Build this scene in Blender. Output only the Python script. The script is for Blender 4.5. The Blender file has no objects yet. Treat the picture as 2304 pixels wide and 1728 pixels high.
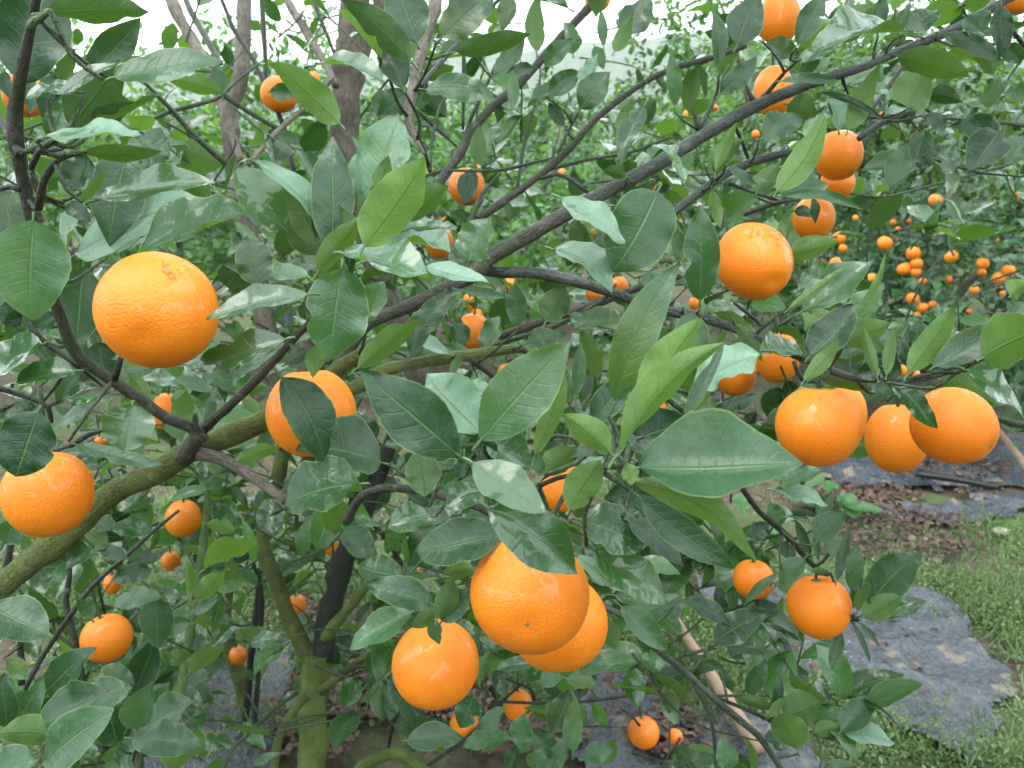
import bpy, math, random
import numpy as np
from mathutils import Vector, Matrix

R = random.Random(7)
NR = np.random.default_rng(11)
rad = math.radians

# ------------------------------------------------------------------ camera
sc = bpy.context.scene
COL = sc.collection
FPX = 1808.0                      # focal length in pixels of the 2304 px wide photograph
CAM_H = 1.30
PITCH = rad(15.0)
cam_d = bpy.data.cameras.new("camera")
cam_d.sensor_width = 36.0
cam_d.lens = FPX / 2304.0 * 36.0
cam_d.clip_start = 0.02
cam_d.clip_end = 2000.0
cam_d.dof.use_dof = True
cam_d.dof.focus_distance = 0.62
cam_d.dof.aperture_fstop = 14.0
cam = bpy.data.objects.new("camera", cam_d)
COL.objects.link(cam)
cam.location = (0, 0, CAM_H)
cam.rotation_euler = (rad(90) - PITCH, 0, 0)
sc.camera = cam

# ------------------------------------------------------------------ sky, sun, exposure
SUN_EL, SUN_AZ = rad(58), rad(-35)
world = bpy.data.worlds.new("World")
sc.world = world
world.use_nodes = True
wn, wl = world.node_tree.nodes, world.node_tree.links
wn.clear()
w_out = wn.new("ShaderNodeOutputWorld")
w_bg = wn.new("ShaderNodeBackground")
w_sky = wn.new("ShaderNodeTexSky")
w_sky.sky_type = 'NISHITA'
w_sky.sun_disc = False
w_sky.sun_elevation = SUN_EL
w_sky.sun_rotation = SUN_AZ
w_sky.air_density = 1.0
w_sky.dust_density = 6.0
w_mix = wn.new("ShaderNodeMix")
w_mix.data_type = 'RGBA'
w_mix.inputs[0].default_value = 0.88           # cloud cover over the blue sky
w_mix.inputs[7].default_value = (17.0, 19.0, 19.4, 1)
wl.new(w_sky.outputs[0], w_mix.inputs[6])
wl.new(w_mix.outputs[2], w_bg.inputs[0])
w_bg.inputs[1].default_value = 0.10
wl.new(w_bg.outputs[0], w_out.inputs[0])
sun_d = bpy.data.lights.new("sun", 'SUN')
sun_d.energy = 0.8
sun_d.angle = rad(35)
sun_d.color = (1.0, 0.97, 0.92)
sun = bpy.data.objects.new("sun", sun_d)
COL.objects.link(sun)
# light comes from above, behind the left shoulder of the photographer
sdir = Vector((-0.40, -0.30, 1.25)).normalized()
sun.rotation_euler = sdir.to_track_quat('Z', 'Y').to_euler()
w_sky.sun_elevation = math.asin(sdir.z)
w_sky.sun_rotation = math.atan2(sdir.x, sdir.y)
sc.view_settings.view_transform = 'Standard'
sc.view_settings.look = 'None'
sc.view_settings.gamma = 1.0
sc.view_settings.use_curve_mapping = False
sc.view_settings.exposure = 1.20
sc.cycles.max_bounces = 10
sc.cycles.volume_bounces = 3
sc.cycles.transparent_max_bounces = 8
sc.cycles.use_denoising = True

# ------------------------------------------------------------------ helpers: space
CP, SP = math.cos(PITCH), math.sin(PITCH)
C_RIGHT = np.array([1.0, 0, 0])
C_UP = np.array([0, SP, CP])
C_FWD = np.array([0, CP, -SP])
C_POS = np.array([0, 0, CAM_H])


def at(x, y, z):
    """A place in the orchard: photo direction (x, y) at z metres along the view."""
    return C_POS + z * (C_FWD + C_RIGHT * ((x - 1152) / FPX) + C_UP * ((864 - y) / FPX))


def proj(p):
    d = np.asarray(p) - C_POS
    z = d @ C_FWD
    return 1152 + FPX * (d @ C_RIGHT) / z, 864 - FPX * (d @ C_UP) / z, z


def ground_at(x, y, h=0.0):
    d = C_FWD + C_RIGHT * ((x - 1152) / FPX) + C_UP * ((864 - y) / FPX)
    return C_POS + d * ((CAM_H - h) / -d[2])


def tile(c, u, v):
    """Coordinates read off a 3 x 3 enlargement of the photograph."""
    return int(c[1]) * 768 + u / 2.88, int(c[0]) * 576 + v / 2.88


def nrm(v):
    v = np.asarray(v, float)
    return v / (np.linalg.norm(v) + 1e-12)


# ------------------------------------------------------------------ helpers: objects
def tag(o, label=None, cat=None, group=None, kind=None):
    if label: o['label'] = label
    if cat: o['category'] = cat
    if group: o['group'] = group
    if kind: o['kind'] = kind
    return o


def empty(name, loc):
    o = bpy.data.objects.new(name, None)
    o.empty_display_size = 0.05
    o.location = loc
    COL.objects.link(o)
    return o


def mesh_np(name, verts, faces, mat, uv=None, attrs=None, smooth=True):
    """verts (n,3); faces: list of (m,k) int arrays; uv (n,2) per vertex; attrs {name: (n,)}"""
    me = bpy.data.meshes.new(name)
    verts = np.asarray(verts, np.float32)
    loops, starts, totals = [], [], []
    pos = 0
    for f in faces:
        f = np.asarray(f, np.int32)
        if len(f) == 0: continue
        m, k = f.shape
        loops.append(f.ravel())
        starts.append(pos + np.arange(m) * k)
        totals.append(np.full(m, k))
        pos += m * k
    loops = np.concatenate(loops); starts = np.concatenate(starts); totals = np.concatenate(totals)
    me.vertices.add(len(verts)); me.vertices.foreach_set("co", verts.ravel())
    me.loops.add(len(loops)); me.loops.foreach_set("vertex_index", loops.astype(np.int32))
    me.polygons.add(len(starts))
    me.polygons.foreach_set("loop_start", starts.astype(np.int32))
    me.polygons.foreach_set("loop_total", totals.astype(np.int32))
    if smooth:
        me.polygons.foreach_set("use_smooth", np.ones(len(starts), bool))
    if uv is not None:
        l = me.uv_layers.new(name="UVMap")
        l.data.foreach_set("uv", np.asarray(uv, np.float32)[loops].ravel())
    for k, v in (attrs or {}).items():
        a = me.attributes.new(k, 'FLOAT', 'POINT')
        a.data.foreach_set("value", np.asarray(v, np.float32))
    me.update(calc_edges=True)
    for m in (mat if isinstance(mat, (list, tuple)) else [mat]):
        me.materials.append(m)
    return me


def add_obj(name, me, parent=None, loc=(0, 0, 0)):
    o = bpy.data.objects.new(name, me)
    COL.objects.link(o)
    loc = Vector(loc)
    if parent is not None:
        o.parent = parent
        q = parent
        while q is not None:
            loc = loc - q.location
            q = q.parent
    o.location = loc
    return o


class Acc:
    """Collects many small meshes into one."""
    def __init__(s): s.v, s.f, s.uv, s.at, s.n = [], [], [], {}, 0
    def add(s, v, faces, uv, **at_):
        s.v.append(v)
        for f in faces: s.f.append(np.asarray(f) + s.n)
        s.uv.append(uv)
        for k, x in at_.items():
            s.at.setdefault(k, []).append(np.full(len(v), x) if np.isscalar(x) else x)
        s.n += len(v)
    def build(s, name, mat, parent=None, loc=(0, 0, 0), smooth=True):
        by = {}
        for f in s.f: by.setdefault(f.shape[1], []).append(f)
        me = mesh_np(name, np.concatenate(s.v) - np.asarray(loc), [np.concatenate(x) for x in by.values()], mat,
                     np.concatenate(s.uv), {k: np.concatenate(x) for k, x in s.at.items()}, smooth)
        return add_obj(name, me, parent, loc)


# ------------------------------------------------------------------ helpers: materials
class NT:
    def __init__(s, name):
        s.m = bpy.data.materials.new(name)
        s.m.use_nodes = True
        s.n, s.l = s.m.node_tree.nodes, s.m.node_tree.links
        s.n.clear()
        s.out = s.n.new("ShaderNodeOutputMaterial")
    def put(s, sock, v):
        if v is None: return
        if hasattr(v, "is_output"): s.l.new(v, sock)
        elif isinstance(v, (tuple, list)) and len(v) == 3 and sock.type == 'RGBA': sock.default_value = (*v, 1)
        else: sock.default_value = v
    def math(s, op, a, b=None, c=None, clamp=False):
        n = s.n.new("ShaderNodeMath"); n.operation = op; n.use_clamp = clamp
        for i, x in enumerate((a, b, c)): s.put(n.inputs[i], x)
        return n.outputs[0]
    def mr(s, v, a, b, c=0.0, d=1.0, smooth=True):
        n = s.n.new("ShaderNodeMapRange"); n.interpolation_type = 'SMOOTHSTEP' if smooth else 'LINEAR'
        for i, x in enumerate((v, a, b, c, d)): s.put(n.inputs[i], x)
        return n.outputs[0]
    def mix(s, f, a, b, mode='MIX'):
        n = s.n.new("ShaderNodeMix"); n.data_type = 'RGBA'; n.blend_type = mode
        s.put(n.inputs[0], f); s.put(n.inputs[6], a); s.put(n.inputs[7], b)
        return n.outputs[2]
    def mixf(s, f, a, b):
        n = s.n.new("ShaderNodeMix"); n.data_type = 'FLOAT'
        s.put(n.inputs[0], f); s.put(n.inputs[2], a); s.put(n.inputs[3], b)
        return n.outputs[0]
    def noise(s, vec, scale, detail=3.0, rough=0.55, dist=0.0):
        n = s.n.new("ShaderNodeTexNoise")
        s.put(n.inputs['Vector'], vec); s.put(n.inputs['Scale'], scale); s.put(n.inputs['Detail'], detail)
        s.put(n.inputs['Roughness'], rough); s.put(n.inputs['Distortion'], dist)
        return n.outputs[0]
    def voro(s, vec, scale, feature='F1', rand=1.0):
        n = s.n.new("ShaderNodeTexVoronoi"); n.feature = feature
        s.put(n.inputs['Vector'], vec); s.put(n.inputs['Scale'], scale); s.put(n.inputs['Randomness'], rand)
        return n.outputs
    def vmul(s, vec, k):
        n = s.n.new("ShaderNodeVectorMath"); n.operation = 'MULTIPLY'
        s.put(n.inputs[0], vec); n.inputs[1].default_value = k
        return n.outputs[0]
    def pos(s): return s.n.new("ShaderNodeNewGeometry").outputs['Position']
    def back(s): return s.n.new("ShaderNodeNewGeometry").outputs['Backfacing']
    def tex(s, k='Object'): return s.n.new("ShaderNodeTexCoord").outputs[k]
    def uv(s):
        x = s.n.new("ShaderNodeSeparateXYZ"); s.l.new(s.tex('UV'), x.inputs[0])
        return x.outputs[0], x.outputs[1]
    def sep(s, v):
        x = s.n.new("ShaderNodeSeparateXYZ"); s.l.new(v, x.inputs[0]); return x.outputs
    def attr(s, name):
        n = s.n.new("ShaderNodeAttribute"); n.attribute_type = 'GEOMETRY'; n.attribute_name = name
        return n.outputs['Fac']
    def orand(s): return s.n.new("ShaderNodeObjectInfo").outputs['Random']
    def bump(s, h, strength=0.3, dist=0.001, normal=None):
        n = s.n.new("ShaderNodeBump"); s.put(n.inputs['Strength'], strength); s.put(n.inputs['Distance'], dist)
        s.put(n.inputs['Height'], h)
        if normal is not None: s.put(n.inputs['Normal'], normal)
        return n.outputs[0]
    def bsdf(s, col, rough=0.5, normal=None, coat=None, coat_rough=0.05, spec=0.5, coat_normal=None, **kw):
        n = s.n.new("ShaderNodeBsdfPrincipled")
        s.put(n.inputs['Base Color'], col); s.put(n.inputs['Roughness'], rough)
        s.put(n.inputs['Specular IOR Level'], spec)
        if normal is not None: s.put(n.inputs['Normal'], normal)
        if coat is not None:
            s.put(n.inputs['Coat Weight'], coat); s.put(n.inputs['Coat Roughness'], coat_rough)
            if coat_normal is not None: s.put(n.inputs['Coat Normal'], coat_normal)
        for k, v in kw.items(): s.put(n.inputs[k], v)
        return n.outputs[0]
    def done(s, surf):
        s.l.new(surf, s.out.inputs['Surface']); return s.m


def leaf_material(name, detail=True, dark=(0.004, 0.024, 0.010), light=(0.018, 0.086, 0.015), under=((0.022, 0.062, 0.014), (0.100, 0.190, 0.036)),
                  trans=0.26, rough=0.31, film=0.25):
    t = NT(name)
    tone = t.attr('tone')
    tone = t.math('ADD', tone, t.math('MULTIPLY', t.math('SUBTRACT', t.orand(), 0.5), 0.30), clamp=True)
    bf = t.back()
    p = t.pos()
    top = t.mix(tone, dark, light)
    und = t.mix(tone, under[0], under[1])
    nor = None
    cw = None
    if detail:
        u, v = t.uv()
        a = t.math('MULTIPLY', t.math('ABSOLUTE', t.math('SUBTRACT', u, 0.5)), 2.0)
        mid = t.mr(a, 0.018, 0.06, 1.0, 0.0)
        vv = t.math('SUBTRACT', t.math('MULTIPLY', v, t.math('ADD', 7.0, t.math('MULTIPLY', t.orand(), 3.0))), t.math('MULTIPLY', t.math('POWER', a, 1.25), 1.35))
        vv = t.math('ADD', vv, t.math('MULTIPLY', t.noise(p, 70.0, 2.0), 0.55))
        vd = t.math('PINGPONG', vv, 0.5)
        vein = t.math('MULTIPLY', t.mr(vd, 0.015, 0.10, 1.0, 0.0), t.mr(a, 0.55, 0.95, 1.0, 0.0))
        edge = t.mr(a, 0.945, 0.985, 0.0, 1.0)
        n1 = t.noise(p, 42.0, 5.0, 0.62, 0.6)
        n2 = t.noise(p, 260.0, 3.0, 0.6)
        n3 = t.noise(p, 17.0, 3.0, 0.5)
        top = t.mix(t.mr(n2, 0.35, 0.75), top, t.mix(0.5, top, light))
        # dried spray film on the wax, and sky sheen painted on light-toned leaves
        wax_and_sheen = t.math('MULTIPLY', t.math('ADD', t.mr(n1, 0.22, 0.85), t.math('MULTIPLY', t.mr(n2, 0.3, 0.75), 0.30)), t.math('MULTIPLY', t.math('MULTIPLY', film, t.math('ADD', 0.35, t.math('MULTIPLY', t.math('POWER', tone, 2.0), 2.2))), t.mr(n3, 0.30, 0.62, 0.25, 1.0)), clamp=True)
        wax_and_sheen = t.math('MULTIPLY', wax_and_sheen, t.math('SUBTRACT', 1.0, t.math('MULTIPLY', t.attr('wet'), 0.75)))
        top = t.mix(wax_and_sheen, top, (0.175, 0.300, 0.225))
        pale = t.math('MULTIPLY', t.attr('pale'), t.mr(n1, 0.15, 0.75, 0.40, 0.85))  # waxy residue plus sky sheen, painted as pale colour on sky-tilted leaves
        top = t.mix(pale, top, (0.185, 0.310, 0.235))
        top = t.mix(t.math('MULTIPLY', mid, 0.65), top, (0.10, 0.20, 0.055))
        top = t.mix(t.math('MULTIPLY', vein, 0.07), top, (0.10, 0.20, 0.07))
        top = t.mix(t.math('MULTIPLY', edge, 0.75), top, (0.16, 0.26, 0.07))
        und = t.mix(t.math('MULTIPLY', t.mr(n2, 0.3, 0.7), 0.30), und, (0.09, 0.18, 0.045))
        und = t.mix(t.math('MULTIPLY', mid, 0.55), und, (0.035, 0.085, 0.02))
        und = t.mix(t.math('MULTIPLY', vein, 0.38), und, (0.04, 0.10, 0.02))
        und = t.mix(t.math('MULTIPLY', edge, 0.6), und, (0.20, 0.30, 0.09))
        yel = t.math('MULTIPLY', t.mr(t.noise(p, 9.0, 2.0), 0.58, 0.72), 0.45)
        top = t.mix(yel, top, (0.085, 0.120, 0.018))
        tipb = t.math('MULTIPLY', t.mr(t.math('ADD', v, t.math('MULTIPLY', t.math('SUBTRACT', n1, 0.5), 0.14)), 0.955, 0.985), t.mr(n3, 0.50, 0.56))
        top = t.mix(tipb, top, (0.11, 0.055, 0.018)); und = t.mix(tipb, und, (0.11, 0.055, 0.018))
        spots = t.mr(t.voro(p, 130.0)[0], 0.05, 0.10, 1.0, 0.0)
        spots = t.math('MULTIPLY', spots, t.mr(t.noise(p, 25.0, 2.0), 0.50, 0.60))
        wet_a = t.attr('wet')
        nw = t.noise(p, 48.0, 3.0, 0.55, 0.8)
        wet = t.mr(t.math('ADD', nw, t.math('MULTIPLY', wet_a, 0.34)), 0.66, 0.76)
        cw = wet
        h = t.math('ADD', t.math('MULTIPLY', mid, -0.9), t.math('MULTIPLY', vein, -0.16))
        h = t.math('ADD', h, t.math('MULTIPLY', n2, 0.35))
        h = t.math('ADD', h, t.math('MULTIPLY', n1, 1.4))
        nor = t.bump(h, 0.6, 0.0013)
        cnor = t.bump(t.math('ADD', t.math('MULTIPLY', t.noise(p, 60.0, 2.0), 1.6), t.math('MULTIPLY', wet, 0.3)), 0.30, 0.0016)
        col = t.mix(bf, top, und)
        col = t.mix(t.math('MULTIPLY', spots, 0.7), col, (0.012, 0.016, 0.010))
        # a water film darkens the wax it covers
        col = t.mix(t.math('MULTIPLY', wet, t.math('SUBTRACT', 1.0, bf)), col, t.mix(0.55, col, light))
        rg = t.mixf(bf, t.math('ADD', rough, t.math('MULTIPLY', t.math('SUBTRACT', n1, 0.5), 0.25)), 0.62)
        s1 = t.bsdf(col, rg, nor, cw, 0.07, 0.5, cnor)
    else:
        n2 = t.noise(p, 30.0, 2.0)
        top = t.mix(t.mr(n2, 0.35, 0.65, 0.0, 0.5), top, (0.11, 0.21, 0.12))
        col = t.mix(bf, top, und)
        s1 = t.bsdf(col, t.mixf(bf, rough, 0.6), None, None, 0.05, 0.5)
    tr = t.n.new("ShaderNodeBsdfTranslucent")
    t.put(tr.inputs[0], t.mix(tone, (0.022, 0.085, 0.008), (0.19, 0.42, 0.034)))
    ms = t.n.new("ShaderNodeMixShader")
    ms.inputs[0].default_value = trans
    t.l.new(s1, ms.inputs[1]); t.l.new(tr.outputs[0], ms.inputs[2])
    return t.done(ms.outputs[0])


def bark_material(name, c1, c2, moss=None, moss_amt=0.5, rough=0.7, streak=14.0):
    t = NT(name)
    u, v = t.uv()
    p = t.pos()
    cb = t.n.new("ShaderNodeCombineXYZ"); t.put(cb.inputs[0], t.math('MULTIPLY', u, 5.0)); t.put(cb.inputs[1], t.math('MULTIPLY', v, streak))
    n1 = t.noise(cb.outputs[0], 3.0, 5.0, 0.65, 0.4)
    n2 = t.noise(p, 210.0, 4.0, 0.7)
    n3 = t.noise(p, 16.0, 4.0, 0.6)
    col = t.mix(t.mr(n1, 0.3, 0.7), c1, c2)
    if moss:
        col = t.mix(t.math('MULTIPLY', t.mr(t.math('ADD', n3, t.math('MULTIPLY', t.math('SUBTRACT', n2, 0.5), 0.5)), 0.62 - moss_amt * 0.42, 0.80 - moss_amt * 0.42), 0.9), col, moss)
    col = t.mix(t.math('MULTIPLY', t.mr(n2, 0.60, 0.75), 0.35), col, t.mix(0.6, col, (0.30, 0.30, 0.25)))
    cr = t.voro(cb.outputs[0], 9.0, 'DISTANCE_TO_EDGE')[0]
    crk = t.math('MULTIPLY', t.mr(cr, 0.0, 0.10, 1.0, 0.0), t.mr(n3, 0.42, 0.60))
    col = t.mix(t.math('MULTIPLY', crk, 0.55), col, t.mix(0.7, col, (0.012, 0.011, 0.009)))
    li = t.math('MULTIPLY', t.mr(t.noise(p, 75.0, 3.0, 0.6), 0.62, 0.68), 0.55)
    col = t.mix(li, col, t.mix(0.5, col, (0.24, 0.26, 0.20)))
    h = t.math('ADD', t.math('MULTIPLY', n1, 1.2), t.math('MULTIPLY', n2, 0.9))
    h = t.math('SUBTRACT', h, t.math('MULTIPLY', crk, 0.8))
    return t.done(t.bsdf(col, rough, t.bump(h, 1.0, 0.0026), spec=0.4))


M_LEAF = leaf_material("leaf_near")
M_LEAF_MID = leaf_material("leaf_mid", dark=(0.004, 0.025, 0.009), light=(0.034, 0.130, 0.020), film=0.10, trans=0.30, rough=0.25)
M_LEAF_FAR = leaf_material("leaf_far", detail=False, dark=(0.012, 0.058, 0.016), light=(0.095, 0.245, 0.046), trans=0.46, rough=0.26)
M_LEAF_BUSH = leaf_material("leaf_bush", detail=False, dark=(0.009, 0.046, 0.017), light=(0.042, 0.145, 0.036), trans=0.28, rough=0.24)
M_LEAF_YEL = leaf_material("leaf_young", detail=False, dark=(0.045, 0.14, 0.020), light=(0.15, 0.27, 0.035), trans=0.40, rough=0.42)
M_MOSS = bark_material("bark_mossy", (0.050, 0.048, 0.032), (0.105, 0.095, 0.060), (0.095, 0.125, 0.018), 0.85, 0.75)
M_MOSS2 = bark_material("bark_algae", (0.070, 0.075, 0.035), (0.120, 0.115, 0.060), (0.105, 0.160, 0.024), 1.0, 0.75)
M_GREY = bark_material("bark_grey", (0.095, 0.078, 0.065), (0.200, 0.170, 0.140), (0.085, 0.10, 0.045), 0.15, 0.8)
M_BROWN = bark_material("bark_brown", (0.022, 0.022, 0.016), (0.064, 0.060, 0.046), (0.045, 0.060, 0.022), 0.40, 0.6)
M_DARK = bark_material("bark_wet_dark", (0.009, 0.014, 0.010), (0.028, 0.034, 0.024), (0.030, 0.045, 0.022), 0.20, 0.42)
M_SLATE = bark_material("bark_slate", (0.026, 0.036, 0.029), (0.068, 0.082, 0.068), (0.036, 0.052, 0.028), 0.30, 0.45)
M_TWIG = bark_material("twig_green", (0.020, 0.042, 0.018), (0.052, 0.080, 0.036), (0.050, 0.085, 0.025), 0.3, 0.5)
M_SHOOT = bark_material("shoot_green", (0.060, 0.120, 0.025), (0.105, 0.175, 0.040), None, 0, 0.5)
BARK = dict(moss=M_MOSS, algae=M_MOSS2, grey=M_GREY, brown=M_BROWN, dark=M_DARK, slate=M_SLATE, twig=M_TWIG, shoot=M_SHOOT)


def orange_material():
    t = NT("orange_peel")
    o = t.tex('Object')
    ri = t.orand()
    p = t.pos()
    pv = t.voro(o, 760.0, 'SMOOTH_F1')[0]
    pores = t.mr(pv, 0.10, 0.55, 0.0, 1.0)
    n1 = t.noise(p, 34.0, 3.0)
    n2 = t.noise(p, 150.0, 2.0)
    base = t.mix(t.mr(n1, 0.35, 0.65), (0.75, 0.188, 0.003), (0.79, 0.225, 0.005))
    base = t.mix(t.math('MULTIPLY', t.math('SUBTRACT', 1.0, pores), 0.30), base, (0.60, 0.12, 0.003))
    base = t.mix(t.math('MULTIPLY', ri, 0.45), base, (0.72, 0.150, 0.003))
    specks = t.math('MULTIPLY', t.mr(t.voro(p, 95.0)[0], 0.03, 0.07, 1.0, 0.0), t.mr(t.noise(p, 22.0), 0.55, 0.62))
    base = t.mix(t.math('MULTIPLY', specks, 0.6), base, (0.16, 0.055, 0.01))
    sc_ = t.math('MULTIPLY', t.mr(t.noise(p, 48.0, 5.0, 0.75, 1.5), 0.72, 0.78), 0.08)
    base = t.mix(sc_, base, (0.42, 0.20, 0.06))
    base = t.mix(t.math('MULTIPLY', t.mr(t.noise(p, 11.0, 2.0), 0.52, 0.72), 0.35), base, (0.76, 0.245, 0.008))
    big = t.noise(p, 60.0, 2.0)
    h = t.math('ADD', t.math('MULTIPLY', pores, 1.0), t.math('MULTIPLY', big, 0.5))
    nor = t.bump(h, 0.26, 0.0010)
    rg = t.math('ADD', 0.40, t.math('MULTIPLY', n2, 0.12))
    s = t.bsdf(base, rg, nor, t.mr(t.noise(p, 30.0, 2.0, 0.5, 1.0), 0.56, 0.60, 0.0, 0.6), 0.10, 0.40,
               **{'Subsurface Weight': 0.10, 'Subsurface Radius': (0.006, 0.003, 0.001), 'Subsurface Scale': 1.0})
    return t.done(s)


def plain(name, col, rough=0.6, var=0.25, scale=120.0, spec=0.4, bumpd=0.0006):
    t = NT(name)
    n = t.noise(t.pos(), scale, 4.0, 0.6)
    dk = tuple(c * (1 - var * 1.6) for c in col)
    return t.done(t.bsdf(t.mix(t.mr(n, 0.3, 0.7), dk, col), rough, t.bump(n, 0.5, bumpd), spec=spec))


M_ORANGE = orange_material()
M_CALYX = plain("calyx_green", (0.085, 0.125, 0.035), 0.6)
M_SCAR = plain("blossom_scar", (0.30, 0.16, 0.06), 0.8)
M_THORN = plain("thorn", (0.055, 0.075, 0.035), 0.5)
tw = NT("water_drop")
M_WATER = tw.done(tw.bsdf((1, 1, 1), 0.02, None, **{'Transmission Weight': 1.0, 'IOR': 1.33}))

# ------------------------------------------------------------------ leaf shapes
def leaf_geo(L, W, ns=18, nt=6, fold=0.22, bend=0.06, bow=0.0, ripple=0.05, twist=0.0, rnd=0.0, seed=0, petiole=0.12, crenate=0.012):
    g = np.random.default_rng(seed)
    s = np.linspace(0, 1, ns + 1)
    a = 0.84 - 0.34 * rnd
    b = 1.12 - 0.56 * rnd
    f = np.maximum(s, 1e-4) ** a * np.maximum(1 - s, 1e-4) ** b
    f = f / f.max()
    f = np.maximum(f, 0.02)
    if crenate:
        f = f * (1 + crenate * np.sin(s * 75 + g.uniform(0, 6)) + 0.03 * np.sin(s * 9 + g.uniform(0, 6)))
    t = np.linspace(-1, 1, nt + 1)
    S, T = np.meshgrid(s, t, indexing='ij')
    F = f[:, None] * np.ones_like(T)
    if crenate and g.uniform() < 0.30:                       # a bite out of one edge
        sd = 1 if g.uniform() < 0.5 else -1
        F = F * np.where(T * sd > 0, 1 - g.uniform(0.15, 0.5) * np.exp(-((S - g.uniform(0.25, 0.85)) / g.uniform(0.03, 0.07)) ** 2), 1)
    x = S * L
    # the arc of the blade shortens it a little
    y = T * W * F
    ph1, ph2 = g.uniform(0, 6, 2)
    z = np.abs(T) ** 1.15 * W * F * fold
    z = z + bend * L * 4 * S * (1 - S) * (1.0 + 0.25 * np.sin(ph1))
    z = z + ripple * W * T * T * (np.sin(S * 11 + ph1 + np.sign(T) * ph2) + 0.5 * np.sin(S * 23 + ph2 * np.sign(T)))
    y = y + bow * L * 4 * S * (1 - S)
    # the tip curls a little to one side
    y = y + (S ** 6) * L * g.uniform(-0.04, 0.04)
    z = z - (S ** 5) * L * g.uniform(0.0, 0.05)
    if twist:
        an = twist * (S - 0.4)
        y, z = y * np.cos(an) - z * np.sin(an), y * np.sin(an) + z * np.cos(an)
    V = np.stack([x, y, z], -1).reshape(-1, 3)
    uv = np.stack([(T + 1) / 2, S], -1).reshape(-1, 2)
    i, j = np.meshgrid(np.arange(ns), np.arange(nt), indexing='ij')
    k = (i * (nt + 1) + j).ravel()
    Q = np.stack([k, k + nt + 1, k + nt + 2, k + 1], -1)
    if petiole > 0:
        pl, r = petiole * L, min(0.0011, 0.05 * W + 0.0003)
        n0 = len(V)
        ps, rr = [-pl, -pl * 0.5, L * 0.04], [r * 1.25, r, r * 0.6]
        zz = [-pl * 0.25, -pl * 0.05, bend * L * 0.15 - r * 0.4]
        pv = []
        for q in range(3):
            for w in range(5):
                an = w / 5 * 2 * math.pi
                pv.append((ps[q], rr[q] * math.cos(an), zz[q] + rr[q] * math.sin(an)))
        V = np.concatenate([V, np.array(pv)])
        uv = np.concatenate([uv, np.tile([[0.5, 0.2]], (15, 1))])
        pf = [(n0 + q * 5 + w, n0 + (q + 1) * 5 + w, n0 + (q + 1) * 5 + (w + 1) % 5, n0 + q * 5 + (w + 1) % 5) for q in range(2) for w in range(5)]
        pf = np.array(pf)[:, ::-1]
        Q = np.concatenate([Q, pf])
    return V, Q, uv


def frame(ax, n):
    X = nrm(ax); n = np.asarray(n, float)
    n = n - X * (n @ X)
    Z = nrm(n)
    return np.stack([X, np.cross(Z, X), Z], -1)


# ------------------------------------------------------------------ branches
def spline(pts, step):
    """Catmull-Rom through (x, y, z, r) rows."""
    P = np.asarray(pts, float)
    P = np.vstack([2 * P[0] - P[1], P, 2 * P[-1] - P[-2]])
    P[0, 3], P[-1, 3] = P[1, 3], P[-2, 3]
    out = []
    for i in range(1, len(P) - 2):
        p0, p1, p2, p3 = P[i - 1:i + 3]
        m = max(2, int(np.linalg.norm(p2[:3] - p1[:3]) / step))
        for q in range(m):
            u = q / m
            out.append(0.5 * ((2 * p1) + (-p0 + p2) * u + (2 * p0 - 5 * p1 + 4 * p2 - p3) * u * u + (-p0 + 3 * p1 - 3 * p2 + p3) * u ** 3))
    out.append(P[-2])
    return np.array(out)


def tube(pts, sides=9, step=0.02, rough=0.06, seed=0, cap=True, knots=0):
    g = np.random.default_rng(seed)
    P = spline(pts, step)
    n = len(P)
    T = np.gradient(P[:, :3], axis=0)
    T /= np.linalg.norm(T, axis=1)[:, None] + 1e-12
    ref = np.array([0.3, 0.9, 0.2]) if abs(T[0] @ np.array([0.3, 0.9, 0.2])) < 0.9 else np.array([1.0, 0, 0])
    N = []
    v = nrm(ref - T[0] * (ref @ T[0]))
    for i in range(n):
        v = nrm(v - T[i] * (v @ T[i])); N.append(v)
    N = np.array(N); B = np.cross(T, N)
    ang = np.arange(sides) / sides * 2 * math.pi
    d = np.concatenate([[0], np.cumsum(np.linalg.norm(np.diff(P[:, :3], axis=0), axis=1))])
    r = np.abs(P[:, 3])[:, None] * (1 + rough * (np.sin(d[:, None] * 60 + 2 * ang + g.uniform(0, 6)) * 0.5 + g.normal(0, 0.5, (n, sides))))
    for _ in range(knots):
        c = g.uniform(0.05, 0.95) * d[-1]; an = g.uniform(0, 6.28)
        w = np.exp(-((d - c) / (P[:, 3].mean() * 0.9)) ** 2)[:, None]
        r = r * (1 + 0.16 * w * (0.5 + 0.5 * np.cos(ang - an)))
    V = P[:, None, :3] + r[..., None] * (np.cos(ang)[None, :, None] * N[:, None] + np.sin(ang)[None, :, None] * B[:, None])
    V = V.reshape(-1, 3)
    uu = np.abs(ang / math.pi - 1) * (P[0, 3] * 40)     # mirrored round the stem: no seam
    uv = np.stack([np.tile(uu, n), np.repeat(d, sides)], -1)
    uv[:, 0] += g.uniform(0, 50)
    i, j = np.meshgrid(np.arange(n - 1), np.arange(sides), indexing='ij')
    a = (i * sides + j).ravel(); b = (i * sides + (j + 1) % sides).ravel()
    Q = np.stack([a, b, b + sides, a + sides], -1)
    fl = [Q]
    if cap:
        V = np.vstack([V, P[0, :3], P[-1, :3]]); uv = np.vstack([uv, uv[0], uv[-1]])
        c0, c1 = n * sides, n * sides + 1
        jj = np.arange(sides)
        fl.append(np.stack([np.full(sides, c0), (jj + 1) % sides, jj], -1))
        e = (n - 1) * sides
        fl.append(np.stack([np.full(sides, c1), e + jj, e + (jj + 1) % sides], -1))
    return V, fl, uv, P


SEEDN = [0]


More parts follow.
